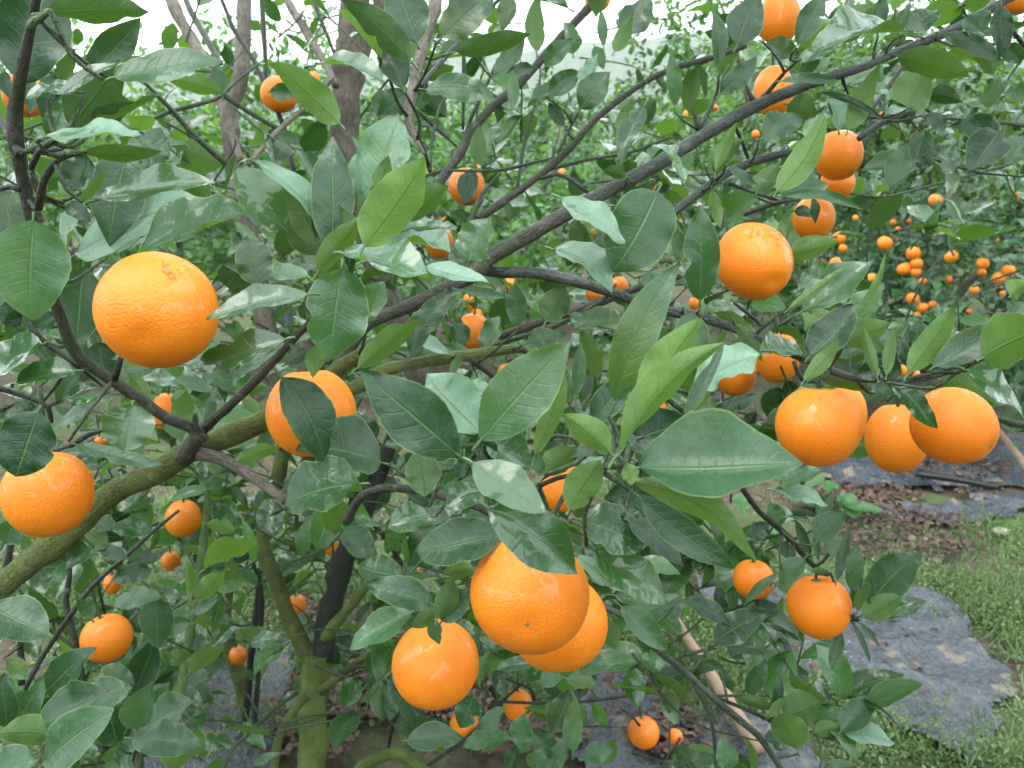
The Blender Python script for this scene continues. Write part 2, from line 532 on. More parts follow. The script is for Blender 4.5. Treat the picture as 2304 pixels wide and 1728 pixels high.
def branch_part(name, pts, mat, parent, sides=9, step=0.015, rough=0.06, knots=0):
    SEEDN[0] += 1
    V, fl, uv, P = tube(pts, sides, step, rough, SEEDN[0], True, knots)
    me = mesh_np(name, V - P[0, :3], fl, BARK[mat], uv)
    return add_obj(name, me, parent, P[0, :3]), P


def joined_tubes(name, tubes_, mat, parent, sides=5, step=0.02, kind='stuff'):
    A = Acc()
    for k, pts in enumerate(tubes_):
        V, fl, uv, P = tube(pts, sides, step, 0.04, k + 500, False)
        A.add(V, fl, uv)
    o = A.build(name, BARK[mat], parent)
    if kind: o['kind'] = kind
    return o

# ------------------------------------------------------------------ what stands where (read off enlargements of the photo, with depths in metres)
# oranges: x y width height depth | blossom end direction (sideways, up, or - for hanging straight) | label
ORANGES = """
356 697 281 273 .484|.15,-.5|largest orange, full and round, hanging at the left above the dark forked branch
701 928 203 200 .66|-|orange half covered by one dark green leaf, against the mossy limb
108 1110 218 190 .62|-|orange at the left edge, top hidden under a round leaf, above the mossy limb
1192 1338 268 256 .50|-.06,-.28|front orange of the low overlapping pair, its brown blossom scar showing
1256 1400 222 222 .60|-|orange mostly hidden behind the one that shows its blossom scar
980 1494 195 190 .69|.0,.35|orange hanging lowest in the middle, with a curled dark leaf across its top
1695 587 172 188 .77|.25,-.6|tall orange with water drops and dark specks beside an upright leaf
1841 958 200 182 .69|-|squat orange with one long water drop, leftmost of the hanging row
1899 942 104 150 .80|-|sliver of an orange behind the squat one with the water drop
2018 986 150 152 .88|-|darker orange between the squat one and the wide one in the hanging row
2145 958 193 180 .71|.52,-.50|wide orange with a pitted blossom end, rightmost of the hanging row over the black film
1750 805 104 114 1.15|-|orange behind a small shiny grey leaf under the dark right-hand branch
1655 842 94 100 1.22|-|orange peeping out behind the pale pointed leaf, by the shiny grey leaf
1886 349 114 114 1.10|-|round bare orange at the upper right with no leaf across it
1884 413 82 82 1.30|-|small orange tucked directly under the round bare orange
1831 490 100 98 1.15|-|orange with a small folded leaf hanging over its top, left of the far bush
1753 42 98 120 1.02|-|long pale orange against the white sky at the top
1741 205 92 122 1.04|-|orange crossed by a thin forked twig behind the long dark branch
1345 -4 60 60 1.55|-|orange cut off by the top edge beside the slanting branch
2292 -2 72 72 1.20|-|dark orange in the top right corner
54 214 104 100 .95|-|orange behind the upright stem at the upper left
628 212 84 84 1.40|-|orange behind green leaves between the grey upper stems
705 177 30 34 2.00|-|tiny pinkish fruit beside the thick grey trunk
1050 420 84 84 1.40|-|orange split by a hanging leaf below the slanting grey branch
988 545 66 74 1.45|-|orange under a shiny leaf tip, close to where the long branches meet
962 640 44 44 1.50|-|small patch of orange right above the brown bough
1065 745 74 82 1.45|-|orange hidden among dark leaves above the green side branch
1140 840 42 46 1.70|-|small orange behind the upright big leaf in the middle
1236 920 46 48 1.60|-|small red-orange patch behind the pale upright leaf
1266 1098 104 110 .95|-|orange behind the blunt olive leaf, above the low overlapping pair
1460 935 92 92 1.05|-|orange behind the long yellow-green leaf in the middle
1390 645 50 46 1.60|-|small orange behind the right-hand bough, near the grey curled leaf
1338 662 40 44 1.65|-|small orange left of its twin behind the right-hand bough
1592 1092 92 80 .90|-|orange below the broad two-toned leaf
374 925 72 84 1.50|-|orange right of the round wet leaf, behind the dark fork
412 1166 86 84 1.35|-|orange below the cut grey stub, beside a green stem
385 1262 46 44 1.75|-|small orange below the orange that hangs beside the green stem
253 1314 42 48 1.85|-|small pale orange among the leaves above the round lone orange
240 1435 120 110 1.05|-|round lone orange at the lower left on a thin stalk
667 1360 46 46 1.80|-|small orange between the two forks of the trunk
583 1426 26 28 2.0|-|tiny orange left of the trunk behind a thin dark stem
536 1474 42 44 1.9|-|orange behind the third stem at the left of the trunk
745 1232 32 38 2.0|-|small orange right of the black wet fork
1165 1586 66 76 1.45|-|orange with twigs across it, below the low overlapping pair
1045 1630 68 62 1.40|-|orange half behind leaves at the bottom, left of the one with twigs across it
1448 1648 72 74 1.75|-|orange hanging low over the black film on a bent twig
1695 1303 96 88 1.05|-|smaller orange of two on the right twig, crossed by a narrow leaf
1843 1365 149 142 .86|-|clean round orange on the drooping right twig, in front of the weeds
888 1263 20 22 2.3|-|tiny orange speck under the dull brown leaf
938 1289 22 22 2.3|-|tiny orange speck above the dark green leaf near the lowest orange
225 994 32 26 1.9|-|small orange patch beneath the round wet leaf
1562 683 26 28 1.9|-|small orange under the tall orange with water drops
2029 833 24 26 2.2|-|small orange behind the dark leaves above the hanging row
2057 842 26 24 2.2|-|small orange beside the stem of the pale upright leaf at the right
1880 592 28 26 2.4|-|small orange behind the big pale leaf at the right
1605 243 24 16 2.2|-|orange speck behind thorny twigs under the long dark branch
1700 302 18 20 2.4|-|orange speck left of the round bare orange
2035 145 26 30 1.9|-|small orange behind the pale leaves at the upper right
1985 258 16 14 2.0|-|orange speck beside the dark twig at the upper right
"""
# far oranges on the bush at the right: x y size
FAR_ORANGES = """1888 536 30,1991 547 33,2055 569 31,2140 577 30,2111 522 27,2105 450 30,2142 430 18,2284 434 14,1897 559 20,2034 605 30,2062 593 28,
2060 612 25,1961 626 25,2211 593 27,2209 613 19,2269 609 28,2246 626 28,2053 671 28,2076 692 24,2098 685 18,2076 633 18,2192 652 21,2133 629 18,
2274 704 16,2150 732 20,2064 708 14,1930 455 16,1925 490 14,2010 500 14,2020 515 12,2046 497 10,1893 610 16,1935 600 14,2240 540 13,1955 690 14,2180 700 12,2255 660 13"""

# branches: tile, tree, material, depth at the two ends | u v r, u v r ... (enlarged pixels)
BRANCHES = """
10 N moss .74 .73 limb|-170 2340 105,0 2150 100,380 1840 98,720 1540 95,1000 1410 92,1260 1250 90,1450 1180 88,1720 1060 82,2000 880 70,2180 740 60,2330 640 54
11 N moss .76 .86 branch|-60 930 62,120 830 56,300 735 52,600 675 50,900 632 47,1130 600 40,1200 620 22
11 N brown .75 .80 bough|-90 880 56,60 570 60,180 430 56,400 340 54,650 225 56,900 95 60,960 30 48,1120 -70 52,1500 -300 55
01 N slate .80 .90 bough|960 1659 55,1500 1360 58,2000 1090 56,2212 960 56,2660 700 50,3050 535 46,3360 440 36,3620 330 34,3920 210 36,4150 90 36,4420 -60 34
11 N slate .80 .66 bough|870 75 40,1000 105 47,1300 115 45,1700 220 42,2060 345 40,2290 390 40,2550 470 38,2760 560 38,3080 700 34,3330 790 30,3700 800 22,3860 780 15,4000 740 12
10 N brown .70 .50 bough|1310 1200 62,1240 1110 48,1080 1050 44,940 950 44,720 800 46,500 640 44,400 420 44,335 240 40,230 -120 44,160 -460 52,100 -770 62,110 -1030 50,160 -1300 44,215 -1560 38,250 -1750 34
10 N brown .72 .66 branch|1180 1330 70,1270 1180 60,1330 1110 44,1510 950 38,1720 740 36,1880 560 34,1990 450 28,2080 330 18
10 N dark .69 .69 stub|1280 1140 22,1266 1080 20,1264 1020 18
10 N grey .73 .66 stub|1230 1270 66,1380 1300 56,1500 1350 46,1680 1460 42,1850 1590 38
10 N dark .66 .66 twig|180 440 24,300 570 22,420 650 20,520 720 20
10 N dark .63 .62 stub|740 800 30,762 730 28,790 650 22
10 N dark .70 .72 twig|-40 850 22,150 905 20,310 980 20,330 1080 18
10 N dark .78 .76 twig|360 1260 14,470 1220 20,570 1160 22,700 1120 14
00 N dark .52 .48 twig|250 1350 34,280 1180 32,360 1050 28,430 1010 24,560 985 10
00 N dark .53 .50 twig|200 1090 26,250 980 26,330 920 30,400 890 18
00 N dark .55 .60 twig|130 1000 34,60 880 30,-40 700 26
00 N dark .52 .52 thorn|130 1230 20,60 1210 16,-30 1240 12
00 N shoot .50 .47 shoot|195 165 22,250 120 24,330 70 18
11 N brown .90 .74 branch|30 1720 40,130 1560 34,290 1505 34,500 1520 34,780 1590 34,950 1650 38,1050 1760 36
11 N twig .62 .50 twig|640 1400 14,760 1370 18,830 1340 22,910 1200 12
11 N twig .62 .45 twig|1220 1310 26,1340 1190 24,1440 1170 16,1740 1260 14
11 N twig .60 .46 twig|1600 1070 12,1770 975 20,1930 940 20,2040 870 14
11 N brown .60 .47 twig|1280 1490 24,1400 1440 22,1520 1415 20,1700 1370 18,1860 1370 18,2000 1300 10
11 N shoot .45 .42 shoot|1690 1400 18,1750 1300 24,1850 1230 16
11 N dark .78 .80 twig|820 660 24,930 740 22,1050 830 22,1180 960 14
11 N twig .95 .90 twig|930 590 16,1250 500 22,1500 400 22,1700 280 20,1780 180 12
11 N brown 1.05 1.0 branch|1030 520 34,1300 425 34,1600 330 34,1900 215 30,2200 130 22
01 N grey .80 .66 branch|690 -300 56,620 -60 52,600 60 50,530 280 50,470 560 46,435 760 40,470 870 24,540 1000 12
01 S brown 1.00 1.15 branch|480 1560 44,560 1380 42,640 1180 42,760 1010 40,830 880 38,960 710 36,1150 545 36,1400 270 36,1650 0 36,1850 -220 34
01 N brown .92 1.02 branch|880 1420 34,1000 1340 32,1200 1200 30,1350 1080 30,1500 940 30,1650 770 28,1900 575 24,2130 450 22,2400 375 24,2620 300 20
01 N twig .92 .95 twig|820 1480 26,860 1380 20,910 1260 18,1030 1120 10
01 S twig 1.1 1.1 twig|540 1140 12,700 1085 14,760 990 16,840 770 16,900 640 14,1000 420 12,1020 370 6
01 N twig 1.0 .95 twig|690 1105 10,1000 1105 14,1200 1065 12,1400 1015 8
01 N twig .95 1.0 twig|1340 1100 14,1600 1035 14,1900 980 14,2120 890 14
01 N dark .90 .88 twig|1290 1160 14,1400 1130 16,1500 1170 18,1600 1250 18
01 N dark .85 1.05 twig|510 560 22,700 340 20,850 190 18,960 60 18,1060 -40 14
01 S twig 1.2 1.2 twig|790 60 18,795 420 18,788 840 14
01 S twig 1.15 1.2 twig|1140 1220 16,1190 900 16,1250 690 12,1290 470 9,1260 320 7
01 N twig .80 .82 twig|575 1110 14,590 900 13,640 690 12,700 610 8
01 N dark .70 .82 twig|470 840 14,530 960 15,575 1110 16
01 S dark 1.1 1.1 twig|480 710 14,600 820 14,750 950 10
01 N twig .93 .93 twig|1400 1000 10,1470 850 14,1550 700 12
02 N slate .84 .86 branch|-120 1440 30,0 1330 34,120 1240 36,300 1115 36,480 1040 34,700 985 26
02 N twig .86 .88 twig|100 840 22,190 680 18,240 540 14,310 410 8
02 N dark .86 .84 twig|470 680 22,560 590 18,660 470 14,750 390 8
02 N dark .86 .86 thorn|468 675 20,430 600 13,398 515 3
02 N twig .86 .86 thorn|105 825 18,75 740 12,52 640 3
02 N twig .88 .88 twig|1285 370 14,1340 310 12,1400 240 8
02 N twig 1.2 1.1 twig|1650 770 8,1720 765 14,2000 785 16,2260 820 18
02 N twig 1.2 1.3 twig|1080 1255 8,1300 1275 10,1600 1205 12,1900 1125 12,2150 1060 10
02 N dark .95 .98 twig|1140 900 22,1280 800 26,1400 750 24,1560 690 16
02 N dark .86 .84 twig|300 1190 16,450 1240 14,620 1300 12
02 N brown .86 .82 twig|400 1390 16,560 1330 18,740 1290 12
02 N dark .88 1.0 twig|970 300 18,1030 140 18,1100 -20 16
02 N dark .90 .92 twig|1030 450 16,1045 540 14,1072 610 8
02 N dark .86 .9 twig|330 800 16,390 930 14,440 1070 14
02 N dark .90 .95 twig|1190 760 20,1420 440 20,1560 260 14
02 N dark .90 1.0 twig|1850 130 20,1960 60 16,2040 -40 14
02 N dark .95 1.0 twig|2060 80 16,2140 200 18,2260 360 16
00 S grey 1.65 1.9 branch|1560 1050 30,1500 850 36,1430 640 42,1350 450 46,1260 280 46,1180 150 48,1110 0 50,1060 -140 48
00 S grey 1.60 1.75 stem|1880 2900 72,1740 2200 62,1660 1700 58,1640 1600 56,1560 1300 52,1500 960 50,1490 720 50,1555 520 48,1575 300 46,1585 0 44,1600 -160 42
00 S grey 1.45 1.7 branch|2180 560 26,2100 400 30,1960 170 32,1860 0 32,1800 -130 30
00 S twig 1.6 1.6 twig|1725 560 16,1715 300 20,1695 0 20,1690 -60 18
00 S dark 1.4 1.45 branch|1905 1120 20,1880 1000 22,1830 800 22,1720 560 20,1620 350 18,1520 200 18,1430 -20 16
00 S twig 1.2 1.3 twig|930 530 16,1100 700 20,1280 900 22,1500 1090 24
00 S twig 1.25 1.35 twig|880 820 14,1100 725 18,1400 640 16,1530 530 12,1680 410 8
00 S dark 1.25 1.25 twig|1040 775 10,1160 840 11,1280 910 12
00 S twig 1.35 1.4 twig|1060 490 14,1250 550 18,1430 610 22,1620 730 20,1800 840 16
00 S grey 1.3 1.45 twig|1610 1070 16,1800 850 20,2000 680 20,2160 500 16
00 S twig 1.3 1.35 twig|1950 1150 14,2050 980 16,2120 860 16
00 S dark 1.5 1.6 twig|1430 410 22,1330 240 26,1230 60 24,1180 -60 20
00 S dark 1.5 1.5 twig|2180 380 12,2100 180 16,2030 0 14
01 S grey 1.62 1.55 stem|520 2500 78,330 2000 78,150 1450 80,40 1000 84,25 760 86,40 500 90,70 250 92,90 0 94,110 -160 92
01 S grey 1.58 1.6 branch|50 560 50,120 400 56,180 230 56,240 60 52,290 -90 48
20 S algae 1.56 1.58 trunk|2010 2300 94,2015 1700 84,2020 1500 80,2035 1250 80,2050 1050 84,2060 920 90
20 S moss 1.58 1.62 limb|2035 980 80,1960 860 68,1880 700 60,1800 480 58,1740 330 60,1700 200 56,1735 0 54,1790 -180 56,1840 -420 58,1880 -580 60
20 S dark 1.58 1.66 limb|2090 960 90,2110 760 90,2160 520 90,2230 300 86,2340 60 72,2440 -220 64,2560 -520 62,2640 -760 66
20 S algae 1.55 1.45 branch|2110 820 50,2190 700 42,2270 620 38,2360 500 34,2480 370 28,2600 240 20
20 S moss 1.55 1.4 branch|2080 1160 40,2180 1080 34,2330 960 28,2500 870 22,2680 780 14
21 S brown 1.5 1.3 branch|-40 1050 20,200 985 18,600 1000 18,900 1000 20,1050 960 16,1150 900 8
20 S moss 1.52 1.42 branch|1990 1190 40,1900 1290 36,1830 1400 34,1790 1540 34,1775 1720 36,1770 1800 36
21 S algae 1.50 1.35 branch|60 1800 50,130 1660 48,250 1590 48,370 1560 46,460 1610 48,540 1680 50,640 1800 50
20 T moss 2.05 2.0 stem|1630 2300 66,1640 1659 56,1590 1320 52,1575 1150 50,1520 960 46,1470 760 36,1480 560 26,1520 330 18
20 T dark 1.9 1.85 stem|1580 1420 20,1600 1250 24,1620 1000 22,1645 780 22,1670 560 20,1680 380 18
20 T dark 1.85 1.8 stem|1650 1380 20,1670 1100 16,1690 800 16,1690 500 16,1640 330 14
20 N dark .98 1.0 branch|140 1240 12,170 1130 20,300 900 22,450 680 22,600 480 20,800 300 18,1000 120 16,1160 -10 12
20 N dark 1.05 1.05 branch|420 60 10,450 380 18,430 600 24,490 850 24,540 1090 20,560 1300 18
20 N dark 1.02 1.02 twig|120 500 12,240 690 16,350 780 16,500 890 14
20 S shoot 1.15 1.25 stem|1160 1240 30,1190 1050 30,1230 800 28,1270 520 28,1290 400 26,1330 100 24,1345 -60 20,1350 -200 14
20 N dark 1.0 1.02 twig|620 400 10,650 540 12,680 660 10
20 N brown .9 .95 twig|910 1680 30,860 1520 28,830 1380 20
20 S twig 1.15 1.3 branch|1400 1760 18,1500 1540 18,1560 1480 18,1780 1280 16,1930 1170 14
20 S dark 1.3 1.3 twig|690 1700 36,680 1560 34,650 1400 26
20 N dark .95 .95 twig|20 420 28,60 270 24,70 150 18
20 N dark .95 .95 twig|140 1120 26,135 920 24,120 720 16
21 N slate .80 .90 branch|1620 590 18,1760 640 24,1850 690 26,2000 850 28,2212 1020 28,2340 1140 28,2510 1290 28,2690 1440 27,2810 1600 27,2900 1740 26
22 N twig .90 .92 twig|80 1130 18,140 1240 18,190 1370 16,210 1560 14,215 1700 12
22 N dark .90 .92 twig|190 1190 14,290 1230 14,400 1275 14,520 1330 14,640 1400 8
22 N twig .92 .95 twig|830 1430 8,900 1455 14,980 1475 14,1040 1440 8
22 N twig .9 .88 twig|-20 945 12,80 910 14,210 885 8
22 N dark .74 .93 branch|380 -160 22,500 0 24,620 100 26,720 200 26,810 310 24,930 410 14
22 N dark .90 .90 twig|860 350 12,910 320 14,945 270 14,1000 235 8
22 N dark .85 .84 twig|960 400 10,1060 640 14,1140 690 20,1170 660 8
12 N dark .70 .70 twig|480 500 14,560 430 16,660 360 14,700 300 8
12 N dark .74 .74 twig|720 680 20,750 760 18,790 820 14
12 N twig .66 .6 twig|1500 790 20,1660 745 18,1800 700 18,1950 655 14
12 N shoot .62 .58 shoot|1780 715 20,1870 690 22,1960 655 18
12 N dark .7 .74 branch|2010 1040 22,2120 1080 26,2300 1110 28
12 N brown .70 .70 twig|1130 790 18,1170 850 18,1200 880 10
12 N dark .9 .9 twig|330 300 14,480 420 16,520 470 12
21 S dark 1.35 1.4 branch|560 1640 16,800 1480 18,900 1380 18,980 1290 14,1180 1100 10
21 S dark 1.3 1.4 twig|970 1225 12,1330 1240 13,1600 1225 13,2000 1170 10
21 S dark 1.35 1.4 twig|1060 1080 8,1230 1150 9,1240 1260 9,1180 1320 8
21 S dark 1.4 1.5 twig|400 1200 8,330 1400 14,300 1560 14
21 S dark 1.7 1.74 twig|1810 1270 8,1890 1330 10,1930 1380 12,1980 1405 10
21 S dark 1.25 1.3 twig|60 30 24,180 60 20,300 190 20,380 320 20,450 400 14
"""

# leaves: u v of the stalk end, u v of the tip, width (enlarged pixels), U upper side or B back to us, depth, tilt to the sky | letters
LEAVES = {
'00': """1750 595 1935 612 105 U 1.25 .1 d;165 480 205 740 95 U .88 .1 d;30 460 60 640 70 U .88 .2 d;150 540 330 -170 420 U .62 .0 d;290 85 975 70 165 B .50 .2 yd;560 470 910 120 200 U .60 .2 d;360 640 810 385 75 U .50 .6 w;510 600 165 630 85 U .51 .7 w;
460 830 790 400 320 B .55 .2 d;735 500 975 385 110 B .52 .3;740 500 1435 350 185 U .49 .5;580 840 860 650 130 B .55 .2 d;630 835 1035 610 105 U .53 .9;
285 890 910 850 120 U .47 .9 l;540 985 1055 990 100 B .50 .1 y;820 1000 700 1590 310 U .60 .1 d;610 1295 1378 1130 135 U .50 .7 w;215 1425 190 2075 445 U .56 .55 l;
510 1640 1310 1265 250 U .62 .75 l;890 1650 1600 1380 330 U .56 .6 l;430 1330 590 1430 90 U .55 .2 d;20 1230 100 1650 220 U .66 .0 d;560 1010 470 1240 170 U .58 .3 d;
490 1340 700 1090 60 B .56 .5 l;540 1230 640 1050 110 U .60 .8 l;310 890 440 630 150 U .60 .3 dw;2200 800 1715 385 190 B .62 .5 l;1840 1480 1520 1090 300 U .55 .65 lw;
2150 1500 1630 1035 130 U .54 .8 lf;2050 1650 1860 1270 210 B .56 .1 d;2060 1590 1880 1180 210 B .545 .1 yd;2135 1650 2145 870 270 U .53 .2;1690 1850 1590 1530 230 U .52 .0 d;
260 330 470 -60 170 U .8 .5;60 90 20 400 130 U .75 .5;420 560 490 300 120 B .7 .3;390 480 260 760 150 U .7 .2 d;1440 620 1400 400 100 U 1.15 .3;1440 600 1060 500 120 B 1.1 .7 l;880 900 1090 1010 180 U .8 .5;700 1650 1010 1280 200 U .66 .6 l;430 1640 590 1300 210 U .7 .8 l""",
'01': """845 1090 800 1325 125 U 1.25 .1 d;250 1250 190 960 120 U .57 .9 l;330 1420 480 1180 110 B .53 .3;60 1560 -20 1330 130 B .525 .1 d;-60 1640 -190 1290 150 U .545 .5;200 1420 390 740 320 U .55 .85 l;215 1310 312 1010 140 B .52 .4;145 1600 550 1018 320 B .485 .4 l;125 1520 80 875 180 U .56 1. lc;440 1430 695 1195 160 B .54 .4;
-150 1760 122 1400 150 B .52 .4 l;420 1492 757 1475 60 U .52 1. w;280 1580 705 1622 200 U .56 .8 l;830 1690 970 1408 230 U .66 .5 l;20 1640 575 1800 170 U .50 .8 wl;
450 395 5 5 190 B .60 .3 d;265 405 -30 40 150 U .64 1. l;490 275 340 -130 250 U .62 .4;650 245 1000 -70 250 U .66 .3;735 335 1232 210 135 B .72 .2 d;
540 580 1003 652 170 U .70 .5 c;400 570 270 250 160 U .63 .1 d;-180 430 292 512 90 U .55 1. w;1080 -40 1045 195 110 U .95 .6;1265 335 1280 -60 110 B .95 .2;1320 435 1500 248 120 U .92 .2;
1345 610 1552 464 135 U .9 .1 d;1250 440 1070 470 70 U .95 .2 d;990 480 1197 235 120 U .98 .5;1205 690 1402 592 70 U .95 .8;1548 705 1735 455 190 U .85 .1;1590 560 1665 345 115 U .88 .8 l;
1768 335 1890 95 90 B .88 .1 y;1850 240 1990 -40 170 U .9 .2;1442 818 1342 662 85 U .95 .1 d;905 1075 890 812 105 B .9 .3;1962 690 1800 1085 115 U .85 .7;1840 885 1880 640 125 B .9 .2;
2210 1180 2038 925 140 U .72 .95 wl;1425 1285 1840 1565 155 U .66 .95 l;2050 1240 1770 1760 420 U .68 -.15 r;1842 1142 1690 1100 80 B .8 .1 d;2160 690 2130 335 95 U .85 .1;
1640 300 1700 450 80 U .9 .3;1700 300 1690 60 60 U .9 .6 ;1480 60 1250 -10 60 U .85 .9 ;430 600 240 760 170 U .9 .1 d;1110 480 1100 720 70 U .9 .6 l;1500 350 1440 130 110 U 1.05 .7 l""",
'02': """230 445 185 35 85 U .84 .1;350 295 490 -30 205 U .80 .1 d;240 610 485 370 135 U .82 .1;740 290 930 -30 130 U .80 .1 d;1490 240 785 392 170 U .78 .75 w;1395 360 1860 492 160 B .76 .5 yl;
1685 220 2080 385 110 U .80 .2 d;1830 110 1995 235 160 U .80 .5;2065 40 2080 375 130 U .82 .0 d;1075 835 1278 408 125 B .78 .6 l;1010 845 945 635 155 U .84 .9 l;520 890 775 760 165 U .82 .6;
610 1240 932 745 160 B .72 .5 l;640 525 1027 530 65 U .78 .5;880 600 1325 805 45 U .80 .2 d;1330 1205 1458 925 130 U .85 .1;1565 850 1520 1030 120 U .88 .0 d;2055 865 1735 815 140 U .88 .0 d;
2050 850 1850 1120 190 U .86 .1 d;1970 705 2070 485 100 U .9 .1;1455 700 1600 430 210 B .85 .5 l;620 1240 945 1185 160 U .75 .6;650 1275 1165 1372 60 U .72 .2;690 1640 1005 1570 140 B .78 .5 l;
110 1950 100 1325 230 U .70 .1;2230 890 2070 1070 130 U .88 .1;215 1110 345 790 75 B .80 .6 l;170 1060 400 900 130 B .84 .5;1000 230 1250 20 180 B .9 .4;1270 210 1300 -40 90 U .85 .1 d;1400 220 1480 20 70 U .85 .3;
1450 200 1640 60 180 U .88 .5;760 300 990 120 150 B .84 .6 l;540 280 760 360 120 U .83 .4;1880 380 1740 320 150 B .95 .7 l;1900 330 2020 480 120 B .84 .1 y;2080 300 2200 400 120 U .86 .0 d;
680 680 860 760 190 B .86 .4;1460 700 1320 740 60 U .86 .9 l;1350 640 1270 580 90 U .85 .8 l;1590 600 1810 660 110 B .9 .2 d;1650 930 1560 1080 100 U .9 .1 d;1640 950 1760 1130 150 U .95 .5;1560 760 1700 860 100 U .92 .3 d;1530 980 1340 1240 100 U .9 .6;
850 1280 860 1450 60 U .74 .2 d;720 1370 865 1400 70 U .76 .4;2090 600 2240 640 110 U 1.0 .3;2060 660 2190 700 60 U 1.0 .9 l;1800 820 2060 980 150 U 1.0 .2 d;480 1250 620 1060 120 B .8 .5;300 1080 480 1200 60 U .8 .3 d;190 1230 250 1480 80 B .74 .6 l;-20 1700 -40 1440 90 U .8 .2""",
'10': """495 745 58 840 130 U .64 .95 w;275 575 -50 805 145 U .64 .6 w;540 70 500 600 290 U .74 .1 d;860 965 800 1265 385 U .54 .55 wr;250 1010 105 1435 345 U .535 .15 dr;500 1220 1055 1372 90 U .62 .3;
1850 540 1245 755 195 U .52 .5 wd;1995 250 1333 397 145 U .415 .6 w;2010 155 1598 105 110 U .54 .85 l;1905 180 1385 25 130 U .58 .6;1705 205 1418 90 220 B .60 .1 d;2215 80 2140 692 410 U .475 .5 l;
1820 790 2120 1335 300 U .575 .1 d;2470 1340 1920 1240 330 U .62 .65;2330 1480 1835 1600 320 U .57 .55;2050 580 2030 788 110 B .56 .2 y;235 970 -60 1035 115 U .66 .5;640 850 420 935 70 U .7 .8 w;
530 765 350 960 100 U .72 .3;830 760 980 965 90 B .75 .5 l;1140 790 1375 895 85 U .85 .8;1195 1090 1215 870 130 B .95 .4;1345 1510 1085 1590 70 U .95 .7 l;1800 1240 1500 1340 90 B 1.0 .6 l;
380 400 190 500 120 U .75 .3 d;180 320 60 570 130 U .8 .3;640 560 700 800 200 U .8 .2 d;900 800 1140 850 80 U .8 .9 w;1340 690 1500 900 140 U .9 .4;1560 690 1860 600 150 U .85 .7;130 160 -60 330 170 U .75 .6;
340 1130 640 960 70 U .8 .6;560 1120 500 980 90 U .85 .7 l;1700 690 1480 800 60 U .8 .3;1850 700 2030 600 90 U .6 .2 d;420 560 560 700 150 U .82 .4;1680 1020 1560 900 80 B .9 .2 y;120 460 -40 250 150 U .8 .1 d""",
'11': """780 600 770 400 80 B 1.3 .1 d;765 1295 102 748 385 U .42 .1;905 1195 1462 528 390 U .42 .1 ;895 1140 545 772 300 U .49 .75 l;980 920 830 820 130 U .52 .8 l;940 1190 1230 1380 240 U .52 .5;495 1258 540 1562 220 B .50 -.1 d;
855 1340 1335 1662 255 U .40 .65 lw;905 1520 680 1640 175 U .50 .5 w;1255 1290 1445 640 140 B .46 .5 l;1525 900 1555 548 85 U .50 .2;1740 1270 1440 1015 185 B .405 .3 lf;1790 1280 1615 1080 250 U .44 .5;
1480 1640 1690 1325 225 B .40 .1 ;1800 1275 2480 560 180 B .385 .6 lfc;1630 1070 1870 785 195 U .46 .35;1775 950 2190 40 270 U .43 .2;1925 945 2330 390 270 B .415 .5 l;2290 870 2720 640 320 U .46 .9 l;
2220 1060 2500 560 90 U .40 .05 d;1930 1370 2985 1310 480 U .40 .35 f;1850 1345 1890 1482 110 B .395 .7 l;1880 1460 2700 1960 190 B .41 .7 lc;1930 1560 2560 2010 200 U .45 .0 d;1830 1220 2260 1060 300 U .47 .2 d;
445 645 772 208 170 U .62 .4;105 725 523 415 150 B .55 .8 l;1138 455 1120 160 135 U .75 .6;1325 425 1445 190 200 B .72 -.1 d;1372 -40 1775 220 165 U .70 .75 l;545 70 967 166 100 U .50 .85 l;
1845 450 1508 450 130 U .78 .8;1775 795 1930 435 165 B .75 -.2 d;1195 570 1445 500 125 U .82 .6;1655 795 1555 475 130 B .85 .4;790 220 1085 275 70 U .75 .4;2065 30 1695 55 110 U .82 .5;
2120 190 1925 180 150 U .8 .5;925 605 1025 390 130 U .9 .7;780 640 700 780 60 B .6 .3;860 1560 1320 1700 10 U .5 .3;1110 1520 1300 1640 20 U .5 .3;1310 1400 1190 1280 110 U .47 .2;1310 1430 1510 1220 170 B .49 .3;
980 1330 880 1160 130 U .52 .2 d;-40 470 90 280 130 U .7 .7 l;760 1440 830 1290 90 U .55 .3 d;700 640 380 580 90 U .8 .8 l;150 420 270 160 160 U .7 .7 l;2000 760 1620 970 140 U .6 .2 d;2040 1560 1700 1560 200 U .50 .0 d;1920 1180 1480 1290 150 U .45 .5;
820 560 730 420 90 U .95 .1 d;1540 1300 1720 1380 110 U .5 .8 l;1620 760 1560 960 90 U .8 .1 d;930 1010 770 1120 110 B .55 .4 l;1480 380 1640 480 90 U .9 .5;2120 640 1960 400 130 U .8 .6 l""",
